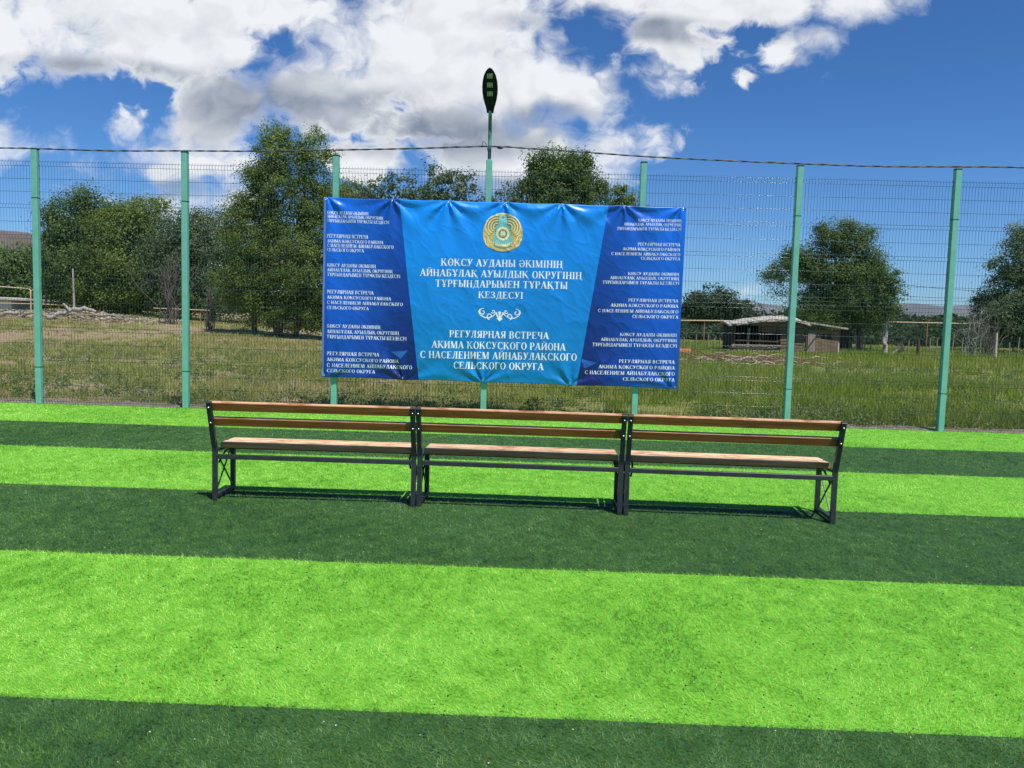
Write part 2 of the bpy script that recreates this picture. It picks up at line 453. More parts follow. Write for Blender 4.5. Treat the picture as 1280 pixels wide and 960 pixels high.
# y in (E0-SW,E0): dark ; above E0: light
def is_dark(y): return (np.floor((E0-np.asarray(y, float))/SW).astype(int)) % 2 == 0
mb = MB()
edges = [TURF_END] + [E0-SW*k for k in range(0, 13)]
for k in range(len(edges)-1):
    y1, y0 = edges[k], edges[k+1]
    mb.m = int(bool(is_dark((y0+y1)/2)))
    mb.add([(-30, y0, 0), (30, y0, 0), (30, y1, 0), (-30, y1, 0)], [(0, 1, 2, 3)])
mb.m = 0
mb.add([(-30, TURF_END, 0), (30, TURF_END, 0), (30, TURF_END, -.05), (-30, TURF_END, -.05)], [(3, 2, 1, 0)])
tag(mb.build('turf', [M['turf_light'], M['turf_dark']]), kind='structure')

def blades():
    rs = np.random.RandomState(11)
    V = []; MI = []; RN = []
    y0 = 1.2
    bands = np.concatenate([np.arange(1.2, 6, .4), np.arange(6, 13.5, .75)]); bands = np.append(bands, TURF_END)
    for a, c in zip(bands[:-1], bands[1:]):
        ym = (a+c)/2; half = .70*ym+1.6
        dens = 21000*(3.0/max(ym, 3.0))**1.28
        n = int(dens*(c-a)*2*half)
        x = rs.uniform(-half, half, n); y = rs.uniform(a, c, n)
        sc = (max(ym, 3.0)/3.0)
        w = rs.uniform(.0015, .0028, n)*sc**.62
        L = rs.uniform(.013, .029, n)*sc**.18
        az = rs.uniform(0, 2*np.pi, n)*1.0
        patch = fbm(x*1.3, y*1.3, 3)
        az = np.where(rs.rand(n) < .72, rs.normal(2.85, .55, n)+np.where(rs.rand(n) < .35, np.pi, 0)+(patch-.5)*3, az)
        el = np.radians(rs.uniform(8, 48, n)+(patch-.5)*24)
        dx, dy, dz = np.cos(az)*np.cos(el), np.sin(az)*np.cos(el), np.sin(el)
        px, py = -np.sin(az), np.cos(az)
        # blade twists a bit about its axis
        tw = rs.normal(0, .35, n)
        r0 = np.stack([x-px*w/2, y-py*w/2, np.full(n, .001)+np.abs(tw)*w*.4], -1)
        r1 = np.stack([x+px*w/2, y+py*w/2, np.full(n, .001)], -1)
        tp = np.stack([x+dx*L, y+dy*L, .001+dz*L], -1)
        V.append(np.stack([r0, r1, tp], 1).reshape(-1, 3))
        MI.append(is_dark(y+rs.normal(0, .012, n)+.05*(fbm(x*2.2, y*.2+5, 3)-.5)).astype(int))
        tuft = fbm(x*14+31, y*10+7, 2)-.5
        RN.append(np.clip(rs.beta(1.3, 1.3, n)*.86+tuft*.85+(patch-.5)*.8+.07+(fbm(x*.5+9, y*.5, 2)-.5)*.25, 0, 1))
    return fast('turf_fibres', np.concatenate(V), 3, [M['turf_light_blade'], M['turf_dark_blade']], None, np.concatenate(MI), np.concatenate(RN))
tag(blades(), kind='stuff')
def specks(name, n, size, m, seed, zr):
    rs = np.random.RandomState(seed)
    y = 2.2+(rs.rand(n)**1.4)*10.5; x = (rs.rand(n)*2-1)*(.68*y+.8)
    T = np.array([[1, 0, -.7], [-1, 0, -.7], [0, 1, .7], [0, -1, .7]], float)
    Fi = [(0, 1, 2), (0, 3, 1), (0, 2, 3), (1, 3, 2)]
    V = np.zeros((n, 4, 3, 3))
    for i in range(n):
        a = rs.rand()*6.28; q = T*size*rs.uniform(.6, 1.4)*np.array([1, rs.uniform(.5, 1), .6])
        c_, s_ = np.cos(a), np.sin(a)
        q = np.stack([q[:, 0]*c_-q[:, 1]*s_+x[i], q[:, 0]*s_+q[:, 1]*c_+y[i], q[:, 2]+rs.uniform(*zr)], -1)
        for k, f in enumerate(Fi): V[i, k] = q[list(f)]
    return tag(fast(name, V.reshape(-1, 3), 3, m), kind='stuff')
specks('rubber_crumb', 2600, .0055, M['crumb'], 5, (.022, .030))
specks('seed_fluff', 300, .0042, M['fluff'], 8, (.022, .034))

# dirt strip with pebbles where the carpet ends under the fence
M['dirt'] = m_noise('grey dirt', (.12, .095, .075), (.26, .22, .18), 9, .95, detail=7, bmp=.8, bd=.03)
mb = MB(); mb.smooth = True
nx = 300
def strip_edge(x): return 13.98+.35*(float(fbm(x*.8, 3.3, 3))-.5)*2
V = []
for i in range(nx+1):
    x = -30+60*i/nx
    V += [(x, 13.49, -.012), (x, 13.62, .012+.01*float(vnoise(x*3, 1))), (x, 13.78, .018+.02*float(vnoise(x*2.3, 5))), (x, strip_edge(x), -.05)]
mb.add(V, [(i*4+k, (i+1)*4+k, (i+1)*4+k+1, i*4+k+1) for i in range(nx) for k in range(3)])
tag(mb.build('dirt_strip', M['dirt']), kind='structure')
M['stone'] = m_noise('pebbles', (.24, .20, .17), (.50, .46, .41), 5, .9)
def pebbles(n, seed):
    rs = np.random.RandomState(seed); V = []
    for i in range(n):
        x = rs.uniform(-14, 14); y = 13.60+abs(rs.normal(0, .30)); 
        if fbm(np.array(x*.6), np.array(2.2), 2) < .42 and rs.rand() < .75: continue
        r = rs.uniform(.008, .028)*(1.5 if rs.rand() < .08 else 1)
        z = max(float(tz(x, y)), -.01)+r*.3
        o = rs.normal(0, 1, (6, 3))*.18
        B = (np.array([[1, 0, 0], [-1, 0, 0], [0, 1, 0], [0, -1, 0], [0, 0, .6], [0, 0, -.6]])+o)*r+np.array([x, y, z])
        for f in ((0, 2, 4), (2, 1, 4), (1, 3, 4), (3, 0, 4), (2, 0, 5), (1, 2, 5), (3, 1, 5), (0, 3, 5)): V.append(B[list(f)])
    return tag(fast('pebbles', np.concatenate(V), 3, M['stone']), kind='stuff')
pebbles(1700, 4)

# ------------------------------------------------------------------ field grass and weeds
M['grass'] = m_blade('meadow grass', ((0, (.17, .27, .030)), (.30, (.26, .34, .050)), (.52, (.34, .36, .095)), (.75, (.48, .41, .20)), (1, (.64, .54, .36))), .45, .6, .15)
M['weed'] = m_blade('green weeds', ((0, (.10, .16, .05)), (.6, (.18, .24, .085)), (1, (.30, .33, .16))), .4, .55, .2)
def grass():
    rs = np.random.RandomState(21); V = []; RN = []
    bands = np.concatenate([np.arange(13.7, 20, .7), np.arange(20, 36, 1.6), np.arange(36, 75, 4.0)])
    for a, c in zip(bands[:-1], bands[1:]):
        ym = (a+c)/2; half = .70*ym+2
        dens = 640*(14/ym)**1.55
        n = int(dens*(c-a)*2*half)
        x = rs.uniform(-half, half, n); y = rs.uniform(a, c, n)
        pt = fbm(x*.35, y*.35+3, 4); pf = fbm(x*1.9, y*1.9+8, 3)
        east = sst((x+6)/14)
        pm = fbm(x*.13+40, y*.16+2, 3)
        k = pt*.40+pf*.40+pm*.20+.055*east+.015
        tall = sst((k-.43)/.17)
        bp = (((x-8.6)/3.2)**2+((y-35)/2.0)**2 < 1) | (((x-17)/5)**2+((y-34.5-.6*np.sin(x))/.8)**2 < 1) | (((x-13)/3)**2+((y-27-.5*np.sin(x*1.3))/.5)**2 < 1) | (((x-21)/4)**2+((y-41)/1.1)**2 < 1)
        keep = rs.rand(n) < (.14+.86*tall)*np.where(bp, .15, 1)*np.where(y < 13.9, .35, 1)
        x, y, k, tall, pf, pt = x[keep], y[keep], k[keep], tall[keep], pf[keep], pt[keep]; n = len(x)
        hgt = (.05+.22*tall)*rs.uniform(.45, 1.15, n)*(.8+.45*east[keep])
        w = rs.uniform(.008, .018, n)*(ym/14)**.85
        az = rs.uniform(0, 6.283, n); ln = rs.uniform(.2, .95, n)*hgt
        z = np.asarray(tz(x, y))-.01
        px, py = np.cos(az), np.sin(az)
        az2 = rs.uniform(0, 6.283, n)
        r0 = np.stack([x-px*w/2, y-py*w/2, z], -1); r1 = np.stack([x+px*w/2, y+py*w/2, z], -1)
        tp = np.stack([x+np.cos(az2)*ln, y+np.sin(az2)*ln, z+hgt], -1)
        V.append(np.stack([r0, r1, tp], 1).reshape(-1, 3))
        dry = rs.rand(n)
        e2 = east[keep]
        RN.append(np.clip(rs.normal(.30, .15, n)+.24*(1-tall)-.16*e2+.5*(dry > .92)+(pt-.5)*.9+(pf[:n]-.5)*.35+.06*(1-e2), 0, 1))
    return tag(fast('meadow_grass', np.concatenate(V), 3, M['grass'], None, None, np.concatenate(RN)), kind='stuff')
grass()
def weeds():
    rs = np.random.RandomState(33); V = []; RN = []
    for i in range(2300):
        y = 13.75+abs(rs.normal(0, 1)**2)*1.9 if i < 420 else rs.uniform(14.5, 34); x = rs.uniform(-.7, .7)*y*1.02
        if fbm(np.array(x*.5+4), np.array(y*.5), 2) < .40: continue
        if y > 36: continue
        r = rs.uniform(.07, .22); h = rs.uniform(.08, .30); n = int(rs.uniform(30, 90))
        z = float(tz(x, y))
        c = np.stack([x+rs.normal(0, r*.6, n), y+rs.normal(0, r*.6, n), z+h*rs.rand(n)**1.2], -1)
        s = rs.uniform(.014, .035, n)[:, None]
        a = rs.normal(0, 1, (n, 3)); a /= np.linalg.norm(a, axis=1)[:, None]
        d = np.cross(a, rs.normal(0, 1, (n, 3))); d /= np.linalg.norm(d, axis=1)[:, None]
        V.append(np.stack([c-a*s, c+d*s*.45, c+a*s, c-d*s*.45], 1).reshape(-1, 3)); RN.append(np.clip(rs.normal(.5, .25, n)+rs.normal(0, .2), 0, 1))
    return tag(fast('weeds', np.concatenate(V), 4, M['weed'], None, None, np.concatenate(RN)), kind='stuff')
weeds()

# ------------------------------------------------------------------ fence
FD, SP, FX0, PH = 13.474, 2.5, -8.333, 4.21
fence = empty('mesh_fence', (0, FD, 0))
tag(fence, 'tall green welded wire fence with square mint green posts along the edge of the turf', 'fence')
def rel(p): return (p[0], p[1]-FD, p[2])
def post_mb(h=PH):
    mb = MB(); mb.box((0, 0, h/2-.01), (.096, .096, h+.02), bev=.007); return mb
POSTI = [-2, -1, 0, 1, 2, 4, 5, 6, 7, 8]
pm = None
for i in POSTI:
    if pm is None:
        o = post_mb().build('post', M['green_paint'], fence); pm = o
        cmb_ = MB(); cmb_.box((0, 0, PH+.004), (.104, .104, .028), bev=.008); cp = cmb_.build('post_cap', M['cap'], o)
        cbs = []
        for z in (.62, 3.42):
            cl = MB(); cl.box((0, 0, z), (.0995, .0995, .014), bev=.001); cbs.append(cl.build('clamp_band', M['cap'], o))
    else:
        o = pm.copy(); COL.objects.link(o); o.parent = fence
        for ch in (cp, *cbs):
            c = ch.copy(); COL.objects.link(c); c.parent = o
    o.location = (FX0+SP*i, 0, 0)
    o.rotation_euler = (0, 0, 0)

ROWS = [.03, .10, .31, .52, .73, .79, 1.01, 1.23, 1.29, 1.50, 1.71, 1.92, 1.985]   # down from the panel's top
FOLD = [(.03, .10), (.73, .79), (1.23, 1.29), (1.92, 1.985)]
def foldy(t):
    for a, c in FOLD:
        if a-1e-6 <= t <= c+1e-6: return -.028 if .5 < t < 1.6 else -.02
    return 0.0
def panel_mb():
    mb = MB(); wpan = SP-.10; n = 49
    ts = [0.0]
    prof = [(0, 0.012)]
    pts = [(0.0, .006)]
    for a, c in FOLD:
        m = (a+c)/2
        pts += [(a-.012, 0.0), (m, -.030), (c+.012, 0.0)]
    pts += [(2.015, 0.0)]
    mb.smooth = True
    for k in range(n):
        x = -wpan/2+.012+(wpan-.024)*k/(n-1)
        mb.tube([(x, y, -t) for t, y in pts], .0024, 4, cap=False)
    for t in ROWS:
        y = 0
        mb.m = 1; mb.tube([(-wpan/2, y-.0045, -t), (wpan/2, y-.0045, -t)], .0028, 10); mb.m = 0
    return mb
p0 = None
for i in range(-2, 8):
    for ztop in (4.045, 2.025):
        if p0 is None: p0 = panel_mb().build('mesh_panel', [M['wire'], M['wire_gloss']], fence); o = p0
        else: o = p0.copy(); COL.objects.link(o); o.parent = fence
        o.location = (FX0+SP*(i+.5), .018, ztop)

# ------------------------------------------------------------------ lamp on its own green post in the fence line
LX = FX0+SP*3
lamp = empty('street_lamp', (LX, FD, 0))
tag(lamp, 'street lamp with dark oval head on mint green pole rising behind the banner', 'street lamp')
mb = MB(); mb.box((0, 0, 2.09), (.096, .096, 4.22), bev=.007); mb.build('pole', M['green_paint'], lamp)
mb = MB(); mb.smooth = True
mb.tube([(0, 0, 4.19), (0, 0, 4.50), (0, -.01, 4.66), (0, -.05, 4.83), (0, -.09, 4.96)], .029, 12)
ext = mb.build('pipe', None or m_noise('worn green pipe paint', (.012, .06, .05), (.12, .42, .31), 5, .45, stretch=(1, 1, .6), lo=.42, hi=.62), lamp)
# head: flattened teardrop, long axis tilted up towards the pitch
hd = MB(); hd.smooth = True
Lh = .70; tilt = R_(58); ax = Vector((0, -math.cos(tilt), math.sin(tilt))); nrm = Vector((0, -math.sin(tilt), -math.cos(tilt)))  # nrm: underside normal
base = Vector((0, -.075, 4.93)); sd = Vector((1, 0, 0))
prof = [(0, .054), (.06, .060), (.12, .068), (.2, .086), (.32, .108), (.45, .121), (.58, .124), (.72, .115), (.84, .094), (.93, .063), (.98, .034), (1.0, .009)]
V = []; ns = 20
for t, w in prof:
    th = .03+.045*math.sin(min(1, t/.9)*math.pi*.55+.3) if t < .9 else .035*(1.02-t)/.12+.006
    for k in range(ns):
        a = 2*math.pi*k/ns
        cx = math.copysign(abs(math.cos(a))**.8, math.cos(a))*w
        sy = math.sin(a)
        q = -th*abs(sy)**.8 if sy > 0 else .018*abs(sy)**.35      # rounded back, flat underside
        V.append(base+ax*(t*Lh)+sd*cx+nrm*q)
F = [(i*ns+k, i*ns+(k+1) % ns, (i+1)*ns+(k+1) % ns, (i+1)*ns+k) for i in range(len(prof)-1) for k in range(ns)]
F += [tuple(range(ns)), tuple((len(prof)-1)*ns+k for k in range(ns))]
hd.add(V, F); head = hd.build('lamp_head', M['lamp_body'], lamp)
Mh = Matrix((sd, ax, nrm)).transposed()
for t in (.44, .635, .83):
    mb = MB(); mb.box(base+ax*(t*Lh)+nrm*.020, (.088, .075, .012), Mh, bev=.004)
    mb.m = 1
    for dx in (-.02, .02):
        for dy in (-.018, .018): mb.box(base+ax*(t*Lh+dy)+sd*dx+nrm*.027, (.022, .02, .006), Mh, bev=.002)
    mb.build('lens', [M['led'], M['gold_dark']], head)

# ------------------------------------------------------------------ cable strung along the post tops
cpts = [at(-260, 183, FD-.02), at(0, 185, FD-.02), at(44.5, 185.8, FD-.02), at(140, 188.5, FD-.02), at(232, 188.6, FD-.02), at(330, 189, FD-.02), at(423, 187.5, FD-.02), at(520, 185.6, FD-.02), at(611, 183, FD-.05),
        at(660, 185.5, FD-.05), at(730, 190.2, FD-.03), at(804, 195.5, FD-.02), at(900, 200.4, FD-.02), at(999, 204.5, FD-.02), at(1100, 208, FD-.02), at(1198, 208.5, FD-.02), at(1290, 210, FD-.02), at(1560, 222, FD-.02)]
def dense(pts, step):
    out = []
    for i in range(len(pts)-1):
        p0 = pts[max(i-1, 0)]; p1 = pts[i]; p2 = pts[i+1]; p3 = pts[min(i+2, len(pts)-1)]
        n = max(2, int((p2-p1).length/step))
        for k in range(n):
            t = k/n
            out.append(.5*((2*p1)+(p2-p0)*t+(2*p0-5*p1+4*p2-p3)*t*t+(-p0+3*p1-3*p2+p3)*t**3))
    out.append(pts[-1]); return out
cab = empty('overhead_cable', (LX, FD, 4.4)); tag(cab, 'twisted black and grey cable strung along the tops of the fence posts', 'cable')
path = dense(cpts, .06); off0 = Vector((LX, FD, 4.4))
for s, m in ((0, M['cable_black']), (1, M['cable_grey'])):
    mb = MB(); mb.smooth = True
    pts = []; d = 0
    for i, p in enumerate(path):
        if i: d += (p-path[i-1]).length
        a = d/.42*2*math.pi+s*math.pi
        pts.append(p-off0+Vector((0, math.cos(a), math.sin(a)))*.006)
    mb.tube(pts, .0088, 6); mb.build('strand', m, cab)
mb = MB(); q = at(625, 184.3, FD-.06)-off0; mb.smooth = True
mb.tube([q+Vector((-.05, 0, .004)), q+Vector((-.02, 0, 0)), q+Vector((.02, 0, 0)), q+Vector((.05, 0, -.004))], [.014, .026, .026, .014], 8); mb.build('connector', M['cable_black'], cab)
mb = MB(); mb.smooth = True; q = at(611, 184, FD-.03)-off0
mb.tube([q+Vector((0, 0, -.10)), q+Vector((-.05, -.02, .06)), q+Vector((-.09, -.02, .09)), q+Vector((-.11, -.02, .02))], .006, 6); mb.build('tap_wire', M['cable_black'], cab)

# ------------------------------------------------------------------ banner
BY = FD-.085
TLc, TRc, BLc, BRc = (-3.508, 3.535), (2.362, 3.508), (-3.520, .592), (2.345, .568)
GROM_T = [.012, .19, .345, .50, .66, .83, .988]; GROM_B = [.012, .23, .455, .70, .988]
def st_to_xz(s, t):
    ex = TLc[0]*(1-s)*(1-t)+TRc[0]*s*(1-t)+BLc[0]*(1-s)*t+BRc[0]*s*t
    ez = TLc[1]*(1-s)*(1-t)+TRc[1]*s*(1-t)+BLc[1]*(1-s)*t+BRc[1]*s*t
    return ex, ez
def edge_wave(s, t):
    """edges pulled at the eyelets, slack between them"""
    w = 0
    for arr, sg, tt in ((GROM_T, -1, (1-t)), (GROM_B, 1, t)):
        d = np.min(np.abs(np.asarray(s)[..., None]-np.array(arr)), -1)
        w = w + sg*.016*np.clip(d/.09, 0, 1)**.7*np.clip(tt*3-2, 0, 1)
    return w
def bdisp(x, z):
    """how far the cloth stands out towards the pitch"""
    x = np.asarray(x, float); z = np.asarray(z, float)
    s = (x-TLc[0])/5.87; t = (3.52-z)/2.93
    d = .013*np.sin(s*21+1.5*np.sin(t*3))*(.35+.65*np.abs(np.sin(s*5+1)))
    d = d + .040*(fbm(x*.9+3, z*.8, 2)-.5)
    d = d + .010*(fbm(x*3.4+9, z*.9, 2)-.5)*2
    rid = 1-np.abs(2*fbm(x*1.6+20+z*.5, z*1.1-x*.35, 3)-1)             # long soft creases
    d = d + .010*(rid**5)
    rid2 = 1-np.abs(2*fbm(x*5.2+40+z*2.2, z*5.5+1.9*x, 2)-1)
    d = d + .0048*(rid2**4)
    for arr, zz in ((GROM_T, 0.0), (GROM_B, 1.0)):
        for k, g in enumerate(arr):
            dx = (s-g)*5.87; dz = (t-zz)*2.93*(1 if zz == 0 else -1)
            r = np.sqrt(dx*dx+dz*dz)+.02; th = np.arctan2(dx, dz+.02)
            d = d + .038*np.exp(-r/.40)*np.cos(th*(7+k % 3)+k)*np.clip(r/.12, 0, 1)
    hem = np.minimum(np.minimum(s, 1-s)*5.87, np.minimum(t, 1-t)*2.93)
    return .012 + np.clip(d, -.03, .08)*np.clip(hem/.10, .25, 1)+.0
def m_banner():
    m, b, p, o = mat('printed banner vinyl')
    g = b.new('ShaderNodeTexCoord'); s = b.new('ShaderNodeSeparateXYZ'); b.put(s.inputs[0], g.outputs['UV'])
    u, v = s.outputs[0], s.outputs[1]            # v from the bottom
    # slanted borders of the two side fields
    lb = b.math('MULTIPLY_ADD', v, -.0655, .2757)        # u of the left border
    rb = b.math('MULTIPLY_ADD', v, .0690, .7190)
    left = b.math('LESS_THAN', u, lb); right = b.math('GREATER_THAN', u, rb)
    side = b.math('MAXIMUM', left, right)
    cen = b.mix(b.ramp(v, 0.0, 1.0, mode='LINEAR'), (.003, .205, .50), (.005, .275, .93))
    cen = b.mix(b.math('MULTIPLY', b.ramp(u, .3, .75), .16), cen, (.002, .13, .46))
    # side fields: royal blue fading to navy near the slanted border at the foot, with facets
    dl = b.math('SUBTRACT', lb, u); dr = b.math('SUBTRACT', u, rb)
    dist = b.math('ADD', b.math('MULTIPLY', left, dl), b.math('MULTIPLY', right, dr))
    sd_ = b.mix(b.ramp(v, .05, 1.0, mode='LINEAR'), (.004, .062, .40), (.005, .155, .76))
    navy = b.ramp(dist, .0, .20, 1.0, 0.0)
    navy = b.math('MULTIPLY', navy, b.ramp(v, .05, .95, .95, .45, 'LINEAR'))
    sd_ = b.mix(navy, sd_, (.003, .014, .13))
    def tri(pts, col, amt, base):
        f = None
        (ax_, ay_), (bx_, by_), (cx_, cy_) = pts
        if (bx_-ax_)*(cy_-ay_)-(by_-ay_)*(cx_-ax_) < 0: pts = pts[::-1]
        for k in range(3):
            (x0, y0), (x1, y1) = pts[k], pts[(k+1) % 3]
            e = b.math('SUBTRACT', b.math('MULTIPLY', b.math('SUBTRACT', v, y0), x1-x0), b.math('MULTIPLY', b.math('SUBTRACT', u, x0), y1-y0))
            e = b.math('GREATER_THAN', e, 0.0)
            f = e if f is None else b.math('MULTIPLY', f, e)
        return b.mix(b.math('MULTIPLY', f, amt), base, col)
    for pts, col, amt in [(((.195, .155), (.243, .165), (.223, .120)), (.03, .16, .52), .75), (((.728, .135), (.762, .115), (.735, .150)), (.03, .16, .52), .7), (((.728, .15), (.74, .095), (.775, .13)), (.025, .13, .48), .7),
                          (((.15, .07), (.19, .0), (.185, .20)), (.01, .06, .34), .6), (((.03, .0), (.16, .0), (.10, .07)), (.01, .05, .40), .6), (((.80, .07), (.86, .0), (.83, .26)), (.012, .055, .36), .6),
                          (((.72, .0), (.80, .0), (.75, .10)), (.006, .012, .12), .8), (((.86, .0), (1.0, .0), (.99, .06)), (.01, .11, .60), .7), (((.12, .0), (.24, .0), (.22, .11)), (.006, .016, .15), .7), (((.77, .2), (.79, .12), (.83, .22)), (.012, .06, .38), .5)]:
        sd_ = tri(pts, col, amt, sd_)
    c = b.mix(side, cen, sd_)
    edge = b.math('LESS_THAN', u, .006)
    c = b.mix(b.math('MULTIPLY', edge, .6), c, (.25, .30, .5))
    b.put(p.inputs['Base Color'], c); p.inputs['Roughness'].default_value = .36; p.inputs['Specular IOR Level'].default_value = .5
    P = g.outputs['Object']
    n = b.noise(P, 14, 4, .55); bump(b, p, n, .12, .01)
    return m
ban = empty('banner', (-.58, BY, .56))
tag(ban, 'large blue banner with golden emblem and white lettering tied to the fence above the benches', 'banner')
bo = Vector((-.58, BY, .56))
ns_, nt_ = 420, 210
ss, tt = np.meshgrid(np.linspace(0, 1, ns_), np.linspace(0, 1, nt_))
bx, bz = st_to_xz(ss, tt); bz = bz + edge_wave(ss, tt)
bx = bx + .010*(fbm(tt*9, ss*0+2, 2)-.5)*((ss < .01) | (ss > .99))
by = -bdisp(bx, bz)
Vb = np.stack([bx-bo.x, by, bz-bo.z], -1).reshape(-1, 3)
Fb = [(j*ns_+i, (j+1)*ns_+i, (j+1)*ns_+i+1, j*ns_+i+1) for j in range(nt_-1) for i in range(ns_-1)]
me = bpy.data.meshes.new('cloth'); me.from_pydata(Vb.tolist(), [], Fb); me.materials.append(m_banner())
me.polygons.foreach_set('use_smooth', [True]*len(Fb))
uvl = me.uv_layers.new(name='UVMap'); li = np.zeros(len(me.loops), np.int32); me.loops.foreach_get('vertex_index', li)
uvl.data.foreach_set('uv', np.stack([ss.ravel()[li], 1-tt.ravel()[li]], -1).astype(np.float32).ravel()); me.update()
cloth = bpy.data.objects.new('cloth', me); COL.objects.link(cloth); cloth.parent = ban
so = cloth.modifiers.new('thickness', 'SOLIDIFY'); so.thickness = .0015; so.offset = -1
# eyelets and ties
for arr, t in ((GROM_T, .013), (GROM_B, .987)):
    for g in arr:
        x, z = st_to_xz(g if .02 < g < .98 else (.008 if g < .5 else .992), t)
        z = z+float(edge_wave(np.array([g]), np.array([t]))[0])
        y = -float(bdisp(x, z))-.003
        mb = MB(); mb.smooth = True
        mb.tube([(x-bo.x+.012*math.cos(a), y, z-bo.z+.012*math.sin(a)) for a in np.linspace(0, 2*math.pi, 13)], .004, 5)
        e = mb.build('eyelet', M['grommet'], ban)
        mb = MB(); mb.smooth = True; dz = .035 if t < .5 else -.035
        mb.tube([(x-bo.x, y-.004, z-bo.z), (x-bo.x+.006, y+.01, z-bo.z+dz), (x-bo.x+.004, .08, z-bo.z+dz*1.1)], .003, 5)
        mb.build('tie', M['rope'], e)

# --- lettering: a bold roman alphabet made of strokes (unit cap height)
T_, t_ = .185, .058
def weight(a, c):
    global T_, t_
    T_, t_ = a, c
def rect(x0, y0, x1, y1): return [[(x0, y0), (x1, y0), (x1, y1), (x0, y1)]]
def serif(x0, x1, y): return rect(x0-.065, y, x1+.065, y+.05)
def stem(x, y0=0, y1=1, w=None, bot=True, top=True):
    w = T_ if w is None else w
    o = rect(x, y0, x+w, y1)
    if bot: o += serif(x, x+w, y0)
    if top: o += serif(x, x+w, y1-.05)
    return o
def diag(x0, y0, x1, y1, w): return [[(x0-w/2, y0), (x0+w/2, y0), (x1+w/2, y1), (x1-w/2, y1)]]
def arc(cx, cy, rx, ry, a0, a1, tk=None, tn=None, n=14):
    tk = T_ if tk is None else tk; tn = t_ if tn is None else tn
    o = []
    pr = None
    for k in range(n+1):
        a = R_(a0+(a1-a0)*k/n)
        p = (cx+rx*math.cos(a), cy+ry*math.sin(a)); q = (cx+(rx-tk)*math.cos(a), cy+(ry-tn)*math.sin(a))
        if pr: o.append([pr[1], pr[0], p, q])
        pr = (p, q)
    return o
def bowl(x, y0, y1, w):      # half ring on the right of a stem at x
    h = y1-y0; xm = x+T_+w*.42
    return rect(x+T_, y1-t_, xm, y1) + rect(x+T_, y0, xm, y0+t_) + arc(xm, (y0+y1)/2, x+T_+w-xm, h/2, -90, 90)
def topbar(x0, x1): return rect(x0, 1-t_-.01, x1, 1)
def drop(x, y=1, sg=-1): return [[(x-.03, y), (x, y), (x, y+sg*.26), (x-.025, y+sg*.26)] if True else None]
